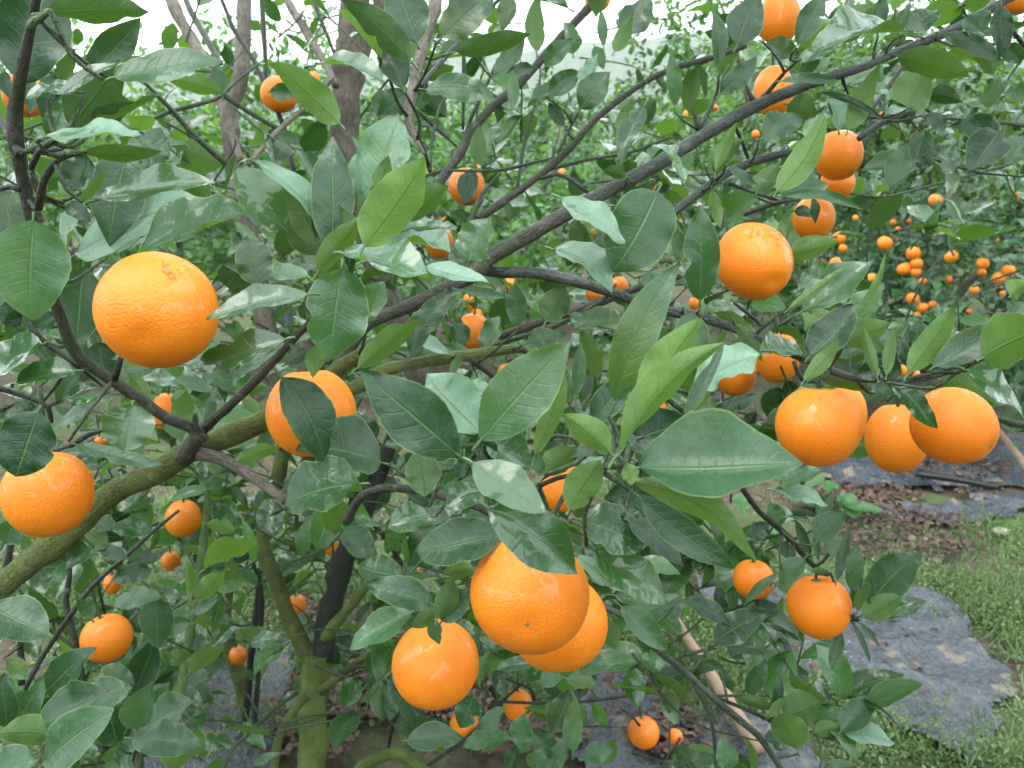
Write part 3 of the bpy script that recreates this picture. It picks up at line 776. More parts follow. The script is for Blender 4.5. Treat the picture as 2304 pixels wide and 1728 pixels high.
'12': """775 355 1240 28 225 U .66 .65 l;685 345 1042 58 55 B .64 .6 l;1110 405 1325 -20 50 B .66 .5 l;1108 425 1275 205 170 U .70 .7 l;825 645 1107 308 225 U .63 .05 d;790 805 1015 538 105 B .60 .2 y;
1055 560 1345 445 150 B .66 .2 y;775 640 500 618 140 U .70 .85 w;1465 755 1762 332 165 B .61 .6 l;1635 715 2115 400 190 U .60 .3;1940 660 2360 470 340 B .57 .5 l;1830 740 2240 1070 130 U .57 .6 w;
1365 845 1645 1125 120 U .61 .5 wd;1415 865 1205 868 85 U .68 .5;1260 780 1158 445 70 B .62 .3 y;1320 775 1375 455 75 B .62 .4;1335 810 1360 645 120 U .65 .0 d;1225 865 895 800 90 B .70 .2 yd;
135 1062 492 893 105 U .46 .0 d;625 1492 910 1385 110 U .58 .75;590 1515 945 1615 105 U .58 .85 l;345 440 515 690 100 B .72 .1 d;200 365 485 495 90 B .74 .3;1000 655 1180 608 60 U .72 .9;
1660 800 2045 965 160 B .80 .0 yd;20 370 130 690 200 U .72 .2;1490 560 1540 420 100 U .75 .1 d;1210 560 1350 480 130 U .72 .4;1400 540 1450 720 70 U .64 .1 d;1280 720 1110 770 110 U .66 .2 d;1620 720 1760 560 90 U .66 .5;
1900 940 2160 880 130 U .80 .1 d;2060 1000 2240 1130 140 U .80 .1 d;2130 400 2230 300 120 U .7 .4;2120 260 2250 170 100 B .7 .5 l;640 170 760 60 160 U .8 .4;230 130 540 270 120 B .85 .4;740 560 760 700 60 B .8 .2;800 470 960 360 160 B .75 .5 l""",
'20': """-60 620 312 790 255 U .60 .6;285 1175 618 862 155 U .75 .3;262 1380 698 1165 195 U .65 .45;285 1635 728 1292 230 U .55 .35;312 1445 -5 1440 180 B .56 .2 y;-60 1690 238 1600 165 U .52 .4;
470 1260 855 1130 190 U .72 .4;125 1385 285 1085 150 U .72 .4;825 1405 995 1095 165 U .85 .2;925 1405 1255 1218 165 U .88 .3;855 1465 1325 1525 195 U .80 .4;1145 1670 1270 1400 195 B .86 .4 l;
1015 550 1020 885 195 U .92 .2;735 590 1055 548 110 U .90 .3;985 375 715 440 125 U .95 .2 d;590 240 415 372 185 U .74 .6 l;1325 375 1662 192 125 B .85 .7 l;1345 75 1530 130 95 B .88 .6 l;
1270 575 1455 375 115 B .95 .5 l;1225 1050 1448 875 95 B .98 .5 l;1260 720 1435 740 65 B 1.0 .5 l;1615 865 1835 795 90 U .95 .5;40 1395 15 1040 135 U .70 .1 d;860 1180 1010 820 150 U .98 .1 d;
660 1000 880 1110 110 U .95 .1 d;1200 900 1120 1000 100 B .98 .3;760 1500 700 1250 190 U .9 .2 d;1500 700 1340 690 70 U 1.0 .2;1100 1300 1000 1500 160 U .95 .3;600 700 500 560 90 B .98 .2 d;880 1500 760 1640 150 U .92 .4;
100 60 40 210 150 U .85 .3;620 60 740 110 130 U .9 .2 d;640 230 830 300 90 U .9 .3 d;1250 660 1420 560 60 U .98 .2 d;1640 1640 1820 1560 50 U .9 .5;40 960 170 1080 110 B .9 .6 l;420 1580 560 1460 140 U .8 .4;560 120 680 240 130 B .9 .3""",
'21': """1540 50 1970 205 285 U .47 .5 r;1035 150 482 262 275 U .50 .4 r;585 30 275 85 170 U .56 .5 w;595 600 152 460 195 U .50 .1;385 420 108 350 170 U .56 .4 r;455 650 50 882 180 U .53 .4 l;
620 695 722 415 135 B .50 .1 d;650 708 850 480 140 U .51 .4;605 645 448 745 100 B .53 .2 y;580 690 637 858 95 B .615 .0 d;855 365 655 390 105 B .55 .6 l;1640 250 2140 585 235 U .47 .55 wl;
1530 285 1785 485 105 U .48 .8 l;1610 420 1955 515 115 U .52 .7 l;1810 610 2115 905 150 U .60 .4;1860 60 2220 345 175 U .47 .7;1770 540 2090 600 115 U .62 .3;1545 1045 1845 912 120 U .78 .3;
20 110 200 290 185 U .60 .4;425 1480 795 1470 165 U .80 .3;1195 1310 1165 1545 130 U .85 .3;855 1180 770 1405 155 U .85 .2;905 1425 1065 1255 105 U .90 .2;1370 1425 1480 1155 180 U .85 .1 d;
1500 1560 1515 1195 115 U .84 .4 l;1565 1605 1765 1530 125 U .85 .4;985 1460 785 1525 110 U .88 .3;1250 1670 1300 1540 130 U .88 .4;960 -20 1535 415 350 U .43 .5 w;1180 560 1000 900 10 U .8 .2;
1000 900 900 800 120 U .70 .6;1000 1020 1330 980 80 U .95 .6;1280 1100 1440 1060 100 U .9 .5;1460 1080 1660 1150 110 U .85 .4;1780 900 1690 650 110 B .95 .4;900 1100 960 900 100 B .95 .2 d;1240 1420 1380 1600 120 U .95 .3;
1660 400 1400 520 10 U .7 .2;300 1090 500 1440 90 U 1.0 .2 d;740 720 880 790 80 U .72 .5;1540 640 1720 760 10 U .7 .2;1320 1660 1500 1480 140 U .95 .3;1700 1640 1770 1460 80 B .95 .4;1120 180 860 150 90 U .58 .5;500 80 720 60 150 U .6 .6;2100 700 2212 560 100 U .9 .3;2000 640 2200 540 90 U .7 .5 ;1900 330 2200 400 110 U .6 .7 l""",
'22': """790 300 635 495 135 U .82 .3;998 445 1080 68 75 U .82 .1 d;1090 505 1130 188 110 U .82 .2;1205 620 1538 252 250 U .84 .2;1165 680 1412 540 155 B .80 .3;1325 685 1585 580 130 U .90 .5;
1030 780 958 1030 82 U .86 .1;1092 700 1225 985 38 U .85 .1 d;1150 720 1282 870 42 U .85 .2 d;612 398 393 618 62 U .82 .2;200 842 540 635 190 U .84 .1 d;255 865 565 910 115 U .86 .5;
0 570 318 730 115 U .82 .3 d;430 1185 535 948 110 U .92 .2;600 1285 625 1030 65 U .92 .2;745 1545 630 1300 170 B .88 .1 ;660 1330 895 1230 230 B .90 .2 ;1020 1425 1255 1188 165 U .92 .2;
1040 1430 1380 1502 130 U .92 .8 l;850 1430 1035 1390 90 B .92 .3 y;580 1280 345 1205 70 B .92 .2 y;300 1670 260 1455 125 U .90 .5 l;865 195 1065 0 165 U .80 .5;60 1610 225 1590 90 U .95 .2;
700 305 625 180 80 U .84 .3;830 275 735 40 62 U .82 .1 d;1065 430 1180 470 150 U .86 .1 d;910 1660 1120 1640 90 U .9 .3;830 380 950 385 40 B .84 .2 y;540 260 600 300 40 B .86 .2 y;1130 640 1210 460 70 B .83 .3;1060 640 1140 450 60 U .88 .0 d;
620 100 560 -60 130 U .84 .2;930 260 1060 180 130 U .88 .6 l;860 130 880 320 50 U .84 .1 d;440 180 560 60 110 U .85 .1 d;240 1000 330 1170 60 U .95 .5;560 1330 660 1200 60 B .9 .3""",
}
# how thick the crown of the second tree is, cell by cell (12 x 9 over the view)
DENSITY = """555776432578 677777544677 878777555653 888888876521 888889987421 888889986200 889888986300 878666774100 887458874200"""

# ------------------------------------------------------------------ setting: ground, hills
def vnoise(x, y, seed=0):
    """Smooth value noise on arrays."""
    g = np.random.default_rng(seed)
    tab = g.uniform(-1, 1, (64, 64))
    xi, yi = np.floor(x).astype(int), np.floor(y).astype(int)
    fx, fy = x - xi, y - yi
    fx, fy = fx * fx * (3 - 2 * fx), fy * fy * (3 - 2 * fy)
    a = tab[xi % 64, yi % 64]; b = tab[(xi + 1) % 64, yi % 64]; c = tab[xi % 64, (yi + 1) % 64]; d = tab[(xi + 1) % 64, (yi + 1) % 64]
    return (a * (1 - fx) + b * fx) * (1 - fy) + (c * (1 - fx) + d * fx) * fy


def ground_z(x, y):
    return 0.022 * vnoise(x * 2.2, y * 2.2, 1) + 0.010 * vnoise(x * 7, y * 7, 2)


def build_ground():
    t = np.linspace(-1, 1, 261)
    gx = np.sinh(t * 6.8) / np.sinh(6.8) * 520
    gy = np.sinh(t * 6.8) / np.sinh(6.8) * 520 + 2.4
    X, Y = np.meshgrid(gx, gy, indexing='ij')
    Z = ground_z(X, Y) * np.clip(1.5 - np.hypot(X, Y - 2.4) / 12, 0, 1)
    n = len(t)
    i, j = np.meshgrid(np.arange(n - 1), np.arange(n - 1), indexing='ij')
    k = (i * n + j).ravel()
    Q = np.stack([k, k + n, k + n + 1, k + 1], -1)
    m = NT("soil")
    p = m.pos()
    n1 = m.noise(p, 1.6, 5.0, 0.6); n2 = m.noise(p, 22.0, 6.0, 0.7); n3 = m.noise(p, 90.0, 4.0, 0.7)
    col = m.mix(m.mr(n2, 0.35, 0.68), (0.050, 0.034, 0.024), (0.135, 0.100, 0.072))
    col = m.mix(m.math('MULTIPLY', m.mr(n1, 0.44, 0.60), 0.85), col, m.mix(m.mr(n3, 0.35, 0.65), (0.040, 0.080, 0.018), (0.100, 0.170, 0.045)))
    h = m.math('ADD', n2, m.math('MULTIPLY', n3, 0.5))
    mat = m.done(m.bsdf(col, 0.85, m.bump(h, 0.9, 0.02), spec=0.3))
    o = add_obj("ground", mesh_np("ground", np.stack([X, Y, Z], -1).reshape(-1, 3), [Q], mat))
    o['kind'] = 'structure'


def build_hills():
    m = NT("hill_woods")
    p = m.pos()
    n1 = m.noise(p, 0.16, 5.0, 0.7); n2 = m.noise(p, 0.03, 3.0)
    mat = m.done(m.bsdf(m.mix(m.mr(n1, 0.35, 0.65), (0.022, 0.045, 0.022), (0.06, 0.10, 0.04)), 0.9, m.bump(n1, 1.0, 3.0), spec=0.2))
    nx, ny = 120, 24
    x = np.linspace(-470, 470, nx); s = np.linspace(0, 1, ny)
    X, S = np.meshgrid(x, s, indexing='ij')
    top = 52 + 19 * vnoise(X * 0.010 + 5, X * 0 + 3.3, 5) + 5 * vnoise(X * 0.035, X * 0 + 8.1, 6)
    Y = 310 + S * 160 + 8 * vnoise(X * 0.03, S * 3, 7)
    Z = -1 + (top + 1) * np.sin(np.minimum(S * 1.35, 1.0) * math.pi / 2) + 1.6 * vnoise(X * 0.25, Y * 0.25, 9) * (S > 0.02)
    i, j = np.meshgrid(np.arange(nx - 1), np.arange(ny - 1), indexing='ij')
    k = (i * ny + j).ravel()
    o = add_obj("hills", mesh_np("hills", np.stack([X, Y, Z], -1).reshape(-1, 3), [np.stack([k, k + ny, k + ny + 1, k + 1], -1)], mat))
    o['kind'] = 'structure'


def build_haze():
    x0, x1, y0, y1, z0, z1 = -524, 524, -520, 526, -1.6, 92
    v = [(x, y, z) for x in (x0, x1) for y in (y0, y1) for z in (z0, z1)]
    f = [(0, 1, 3, 2), (4, 6, 7, 5), (0, 4, 5, 1), (2, 3, 7, 6), (0, 2, 6, 4), (1, 5, 7, 3)]
    m = bpy.data.materials.new("haze_air"); m.use_nodes = True
    n = m.node_tree.nodes; n.clear()
    out = n.new("ShaderNodeOutputMaterial"); pv = n.new("ShaderNodeVolumePrincipled")
    pv.inputs['Color'].default_value = (0.96, 0.98, 1.0, 1)
    pv.inputs['Density'].default_value = HAZE
    pv.inputs['Anisotropy'].default_value = 0.2
    m.node_tree.links.new(pv.outputs[0], out.inputs['Volume'])
    me = mesh_np("haze", v, [np.array(f)], m, smooth=False)
    o = add_obj("haze", me); o['kind'] = 'stuff'


HAZE = 0.0008
build_ground()
build_hills()
build_haze()


# ------------------------------------------------------------------ black film, weeds, fallen leaves
def film_material():
    t = NT("mulch_film")
    p = t.pos()
    n1 = t.noise(p, 9.0, 5.0, 0.62); n2 = t.noise(p, 70.0, 4.0, 0.65); n3 = t.noise(p, 4.0, 3.0)
    col = t.mix(t.mr(n2, 0.35, 0.7), (0.026, 0.030, 0.042), (0.070, 0.078, 0.104))
    dirt = t.mr(n1, 0.56, 0.64)
    col = t.mix(t.math('MULTIPLY', dirt, 0.85), col, (0.185, 0.150, 0.110))
    sp = t.math('MULTIPLY', t.mr(t.voro(p, 42.0)[0], 0.08, 0.16, 1.0, 0.0), t.mr(n3, 0.48, 0.58))
    col = t.mix(t.math('MULTIPLY', sp, 0.7), col, (0.40, 0.42, 0.44))
    nor = t.bump(t.math('ADD', t.math('MULTIPLY', n1, 1.0), t.math('MULTIPLY', n2, 0.3)), 0.8, 0.03)
    return t.done(t.bsdf(col, t.mixf(dirt, t.math('ADD', 0.16, t.math('MULTIPLY', n2, 0.25)), 0.8), nor, spec=0.6))


M_FILM = film_material()


def inside(px, py, poly):
    c = np.zeros(px.shape, bool)
    n = len(poly)
    for k in range(n):
        (x1, y1), (x2, y2) = poly[k], poly[(k + 1) % n]
        cond = ((y1 > py) != (y2 > py)) & (px < (x2 - x1) * (py - y1) / (y2 - y1 + 1e-12) + x1)
        c ^= cond
    return c


FILMS = []


def film_sheet(poly_px, label, seed, lift=0.016, res=0.022):
    FILMS.append(poly_px)
    P = [ground_at(x, y, 0.01)[:2] for x, y in poly_px]
    xs = [p[0] for p in P]; ys = [p[1] for p in P]
    gx = np.arange(min(xs) - 0.05, max(xs) + 0.05, res); gy = np.arange(min(ys) - 0.05, max(ys) + 0.05, res)
    X, Y = np.meshgrid(gx, gy, indexing='ij')
    jx = X + 0.05 * vnoise(X * 6, Y * 6, seed + 3) + 0.02 * vnoise(X * 19, Y * 19, seed + 4)
    jy = Y + 0.05 * vnoise(X * 6 + 9, Y * 6, seed + 5) + 0.02 * vnoise(X * 19, Y * 19 + 7, seed + 6)
    ins = inside(jx, jy, P)
    cr = 1 - np.abs(vnoise(X * 5 + 0.6 * Y * 5, Y * 9, seed))
    Z = ground_z(X, Y) + lift + 0.030 * cr ** 6 + 0.010 * vnoise(X * 4, Y * 7, seed + 1) + 0.003 * vnoise(X * 24, Y * 24, seed + 2)
    n = len(gy)
    idx = np.full(X.size, -1); use = ins.ravel()
    i, j = np.meshgrid(np.arange(len(gx) - 1), np.arange(n - 1), indexing='ij')
    k = (i * n + j).ravel()
    Q = np.stack([k, k + n, k + n + 1, k + 1], -1)
    Q = Q[use[Q].all(1)]
    ids = np.unique(Q); idx[ids] = np.arange(len(ids))
    V = np.stack([X, Y, Z], -1).reshape(-1, 3)[ids]
    c = V.mean(0); c[2] = 0
    me = mesh_np("plastic_film", V - c, [idx[Q]], M_FILM)
    o = add_obj("plastic_film", me, None, c)
    return tag(o, label, "plastic film", "sheets of black mulch film on the orchard floor")


film_sheet([(1660, 1400), (1800, 1395), (1930, 1320), (2070, 1300), (2190, 1420), (2260, 1540), (2280, 1630), (2230, 1740), (2080, 1690), (1940, 1610), (1820, 1560), (1700, 1490)],
           "torn grey-black film with white specks among the weeds, below the clean round orange", 21, res=0.012)
film_sheet([(1640, 930), (1840, 985), (2060, 960), (2330, 930), (2420, 1010), (2360, 1085), (2140, 1105), (1990, 1090), (1860, 1080), (1740, 1040)],
           "far wide strip of black film behind the hanging row of oranges", 31, res=0.035)
film_sheet([(1800, 1120), (1990, 1140), (2180, 1110), (2360, 1100), (2360, 1150), (2180, 1175), (1960, 1165), (1830, 1170)],
           "narrow strip of black film in front of the brown leaf litter at the right", 41)
film_sheet([(1270, 1480), (1400, 1470), (1500, 1540), (1560, 1640), (1680, 1600), (1830, 1640), (1930, 1760), (1700, 1860), (1350, 1860), (1260, 1650)],
           "black film under the low orange at the bottom, crossed by the wooden pole", 51, res=0.014)
film_sheet([(330, 1560), (470, 1500), (640, 1430), (660, 1620), (640, 1860), (200, 1860)],
           "film glimpsed through the leaves left of the mossy trunk", 61)
film_sheet([(740, 1440), (900, 1420), (960, 1500), (880, 1560), (760, 1560)],
           "scrap of film behind the mossy trunk, beside the brown leaf litter", 71)
film_sheet([(1540, 1340), (1720, 1300), (1790, 1330), (1760, 1390), (1600, 1420)],
           "small patch of film under the two oranges of the right twig", 81)


def weed_material(name, c1, c2, trans=0.3):
    t = NT(name)
    tone = t.attr('tone')
    col = t.mix(tone, c1, c2)
    s = t.bsdf(col, 0.55, spec=0.35)
    tr = t.n.new("ShaderNodeBsdfTranslucent"); t.put(tr.inputs[0], t.mix(tone, (0.06, 0.16, 0.02), (0.20, 0.38, 0.07)))
    ms = t.n.new("ShaderNodeMixShader"); ms.inputs[0].default_value = trans
    t.l.new(s, ms.inputs[1]); t.l.new(tr.outputs[0], ms.inputs[2])
    return t.done(ms.outputs[0])


M_WEED = weed_material("weed", (0.050, 0.115, 0.030), (0.260, 0.345, 0.140))
M_DRY = plain("dead_leaf", (0.20, 0.105, 0.065), 0.7, 0.5, 14.0)


def rot_batch(n, g, tilt_lo=0.2, tilt_hi=1.2):
    """Random frames: X the leaf's axis, Z its upper side."""
    az = g.uniform(0, 2 * math.pi, n); el = g.uniform(tilt_lo, tilt_hi, n)
    X = np.stack([np.cos(az) * np.cos(el), np.sin(az) * np.cos(el), np.sin(el)], -1)
    up = np.stack([g.normal(0, 0.35, n), g.normal(0, 0.35, n), np.ones(n)], -1)
    return frames_batch(X, up)


def frames_batch(X, up):
    X = X / np.linalg.norm(X, axis=1)[:, None]
    Z = up - X * (up * X).sum(1)[:, None]
    Z /= np.linalg.norm(Z, axis=1)[:, None] + 1e-9
    return np.stack([X, np.cross(Z, X), Z], -1)


def scatter(templates, P, F, S, g, tone=None):
    """Copies of leaf templates at P with frames F and scales S, as one vertex list."""
    vs, fs, uvs, tn, n0 = [], [], [], [], 0
    ch = g.integers(0, len(templates), len(P))
    tone = g.uniform(0, 1, len(P)) if tone is None else tone
    for k, (V, Q, uv) in enumerate(templates):
        s = np.where(ch == k)[0]
        if len(s) == 0: continue
        W = np.einsum('nij,vj->nvi', F[s], V) * S[s][:, None, None] + P[s][:, None]
        vs.append(W.reshape(-1, 3)); nv = len(V)
        fs.append((Q[None] + (n0 + np.arange(len(s)) * nv)[:, None, None]).reshape(-1, Q.shape[1]))
        uvs.append(np.tile(uv, (len(s), 1))); tn.append(np.repeat(tone[s], nv))
        n0 += len(s) * nv
    return np.concatenate(vs), np.concatenate(fs), np.concatenate(uvs), np.concatenate(tn)


def in_ellipse(cx, cy, rx, ry, n, g):
    a = g.uniform(0, 2 * math.pi, n); r = np.sqrt(g.uniform(0, 1, n))
    return cx + rx * r * np.cos(a), cy + ry * r * np.sin(a)


# weeds: ellipses over the view (x y rx ry tufts)
WEEDS = [(2180, 1300, 220, 130, 1500), (2290, 1500, 110, 260, 1300), (1990, 1290, 130, 60, 400), (1720, 1470, 200, 90, 1000), (1850, 1640, 300, 80, 950),
         (1600, 1350, 220, 90, 800), (1700, 1290, 110, 60, 350), (2230, 1690, 160, 70, 700), (1430, 1420, 140, 90, 550), (1640, 1100, 150, 80, 380), (1820, 1020, 60, 60, 160),
         (330, 1390, 360, 170, 1900), (150, 1250, 300, 130, 900), (440, 1210, 240, 90, 600), (560, 1560, 220, 100, 500), (700, 1250, 260, 100, 450), (1000, 1350, 300, 90, 600),
         (1150, 1500, 260, 90, 500), (300, 1650, 350, 80, 500), (2250, 1020, 90, 40, 60), (1990, 1200, 60, 25, 60), (2050, 1450, 90, 50, 50), (1500, 980, 300, 50, 380), (900, 1080, 700, 70, 900)]


def build_weeds():
    g = np.random.default_rng(5)
    tl = []
    for k in range(3):                                 # small oval weed leaves
        V, Q, uv = leaf_geo(1.0, 0.13 + 0.09 * k, 3, 2, 0.3, -0.06, 0, 0.0, 0, 0.7, k, 0, 0)
        tl.append((V, Q, uv))
    bl = []
    for k in range(3):                                 # blades
        V, Q, uv = leaf_geo(1.0, 0.022, 4, 2, 0.5, -0.16 - 0.05 * k, 0.02 * k, 0, 0, 0.1, k, 0, 0)
        bl.append((V, Q, uv))
    P, S, PB, SB = [], [], [], []
    for cx, cy, rx, ry, n in WEEDS:
        x, y = in_ellipse(cx, cy, rx, ry, n, g)
        for a, b in zip(x, y):
            p = ground_at(a, b)
            if p[1] > 9 or p[1] < 0.7: continue
            if vnoise(np.array([p[0] * 3.1]), np.array([p[1] * 3.1]), 77)[0] < -0.12 and g.uniform() < 0.85: continue
            on = any(inside(np.array([a]), np.array([b]), f)[0] for f in FILMS)
            if on and g.uniform() < 0.90: continue
            h = g.uniform(0.008, 0.04) if g.uniform() < 0.8 else g.uniform(0.05, 0.11)
            m = g.integers(12, 22)
            r = g.normal(0, 0.030, (m, 2))
            z = ground_z(p[0], p[1])
            for q in range(m):
                P.append((p[0] + r[q, 0], p[1] + r[q, 1], z + g.uniform(0.004, 1) * h)); S.append(g.uniform(0.004, 0.013) * (1 + 0.6 * (g.uniform() < 0.1)))
            if g.uniform() < 0.65:
                for q in range(g.integers(1, 4)):
                    PB.append((p[0] + g.normal(0, 0.02), p[1] + g.normal(0, 0.02), z)); SB.append(g.uniform(0.03, 0.11))
    P, S, PB, SB = map(np.array, (P, S, PB, SB))
    tone = np.clip(0.5 + 0.45 * vnoise(P[:, 0] * 4, P[:, 1] * 4, 3) + g.normal(0, 0.22, len(P)), 0, 1)
    v1, f1, u1, t1 = scatter(tl, P, rot_batch(len(P), g, -0.1, 0.9), S, g, tone)
    v2, f2, u2, t2 = scatter(bl, PB, rot_batch(len(PB), g, 0.5, 1.35), SB, g)
    me = mesh_np("weeds", np.concatenate([v1, v2]), [f1, f2 + len(v1)], M_WEED, np.concatenate([u1, u2]), {'tone': np.concatenate([t1, t2])})
    o = add_obj("weeds", me)
    tag(o, "light green weeds and grass blades growing through the orchard floor", "weeds", None, "stuff")


LITTER = [(1930, 1120, 150, 24, 600), (2010, 1215, 190, 70, 800), (1640, 960, 140, 55, 520), (2140, 1060, 150, 26, 220), (850, 1545, 190, 90, 1200), (1500, 1680, 80, 60, 260),
          (1490, 1420, 60, 60, 100), (700, 1640, 110, 100, 300), (1020, 1560, 120, 80, 350), (1700, 1040, 80, 30, 160), (2210, 1110, 60, 16, 60), (1180, 1680, 140, 60, 220),
          (1900, 1440, 200, 120, 60), (2050, 1560, 120, 60, 14), (1400, 1600, 120, 80, 60), (700, 1380, 120, 50, 200), (2100, 1010, 160, 40, 70)]


def build_litter():
    g = np.random.default_rng(9)
    tl = [leaf_geo(1.0, 0.24 + 0.05 * k, 4, 2, 0.5 - 0.25 * k, -0.12 + 0.1 * k, 0.04, 0.1, 0.5, 0.3, k, 0, 0) for k in range(4)]
    P, S = [], []
    for cx, cy, rx, ry, n in LITTER:
        x, y = in_ellipse(cx, cy, rx, ry, n, g)
        for a, b in zip(x, y):
            p = ground_at(a, b)
            if p[1] > 12: continue
            P.append((p[0], p[1], ground_z(p[0], p[1]) + 0.024 + g.uniform(0, 0.018))); S.append(g.uniform(0.010, 0.036))
    P, S = np.array(P), np.array(S)
    v, f, u, t_ = scatter(tl, P, rot_batch(len(P), g, -0.3, 0.45), S, g)
    m = NT("fallen_leaf")
    tone = m.attr('tone'); p = m.pos()
    col = m.mix(m.mr(tone, 0.0, 0.55, smooth=False), (0.030, 0.018, 0.015), (0.085, 0.042, 0.032))
    col = m.mix(m.mr(tone, 0.78, 1.0, smooth=False), col, (0.19, 0.11, 0.08))
    mat = m.done(m.bsdf(m.mix(m.mr(m.noise(p, 120.0), 0.4, 0.7), col, m.mix(0.5, col, (0.03, 0.02, 0.015))), 0.55, spec=0.4))
    o = add_obj("fallen_leaves", mesh_np("fallen_leaves", v, [f], mat, u, {'tone': t_}))
    tag(o, "brown fallen leaves lying in drifts on the soil and film", "leaf litter", None, "stuff")


build_weeds()
build_litter()

# lying poles and the black strip that stands for shade under the film
def pole(label, a, b, r0, r1, mat, name="wooden_pole", cat="pole", joints=()):
    V, fl, uv, P = tube([(*a, r0), (*(0.5 * (np.asarray(a) + b) + [0, 0, 0.004]), (r0 + r1) / 2), (*b, r1)], 12, 0.03, 0.03, 77 + int(1e4 * r0))
    if joints:
        d = np.linalg.norm(V - np.asarray(a), axis=1)
        ax = nrm(np.asarray(b) - a); foot = np.asarray(a) + np.outer((V - np.asarray(a)) @ ax, ax)
        for jn in joints:
            w = np.exp(-(((V - np.asarray(a)) @ ax - jn) / 0.012) ** 2)[:, None]
            V = V + (V - foot) * 0.18 * w
    me = mesh_np(name, V - a, fl, mat, uv)
    return tag(add_obj(name, me, None, a), label, cat)


tb = NT("bare_wood")
_u, _v = tb.uv()
_cb = tb.n.new("ShaderNodeCombineXYZ"); tb.put(_cb.inputs[0], tb.math('MULTIPLY', _u, 9.0)); tb.put(_cb.inputs[1], tb.math('MULTIPLY', _v, 6.0))
_n = tb.noise(_cb.outputs[0], 4.0, 4.0, 0.6)
M_WOOD = tb.done(tb.bsdf(tb.mix(tb.mr(_n, 0.3, 0.7), (0.21, 0.13, 0.085), (0.37, 0.25, 0.175)), 0.6, tb.bump(_n, 0.4, 0.002), spec=0.35))
ga, gb = ground_at(1708, 1690, 0.05), ground_at(1515, 1390, 0.12)
pole("bare peeled wooden pole lying on the film beneath the drooping right twig", ga, gb, 0.018, 0.012, M_WOOD, joints=(0.16, 0.42))
ga, gb = ground_at(2330, 1078, 0.04), ground_at(2215, 930, 0.10)
pole("thin pale stick leaning on the far film, right of the widest hanging orange", ga, gb, 0.016, 0.013, M_WOOD)
M_GAP_SHADE = plain("gap_shade_black", (0.012, 0.012, 0.014), 0.4, 0.2, 60)  # near-black colour stands in for the shade in the gap under lifted film
ga, gb = ground_at(2060, 1066, 0.04), ground_at(2240, 1096, 0.045)
pole("short black strip standing in for shade under a fold of the far black film", ga, gb, 0.014, 0.012, M_GAP_SHADE, "gap_shade_strip", "shade strip")


# ------------------------------------------------------------------ trees beyond
TL_MID = [leaf_geo(1.0, 0.22 + 0.02 * k, 6, 2, 0.25, 0.04 - 0.05 * (k % 3), 0.03 * (k % 2), 0.1, 0.2 * (k - 2), 0.1 * k, 40 + k, 0, 0) for k in range(5)]
TL_LOW = [leaf_geo(1.0, 0.23 + 0.03 * k, 3, 2, 0.3, -0.03, 0, 0, 0, 0.3, 60 + k, 0, 0) for k in range(3)]


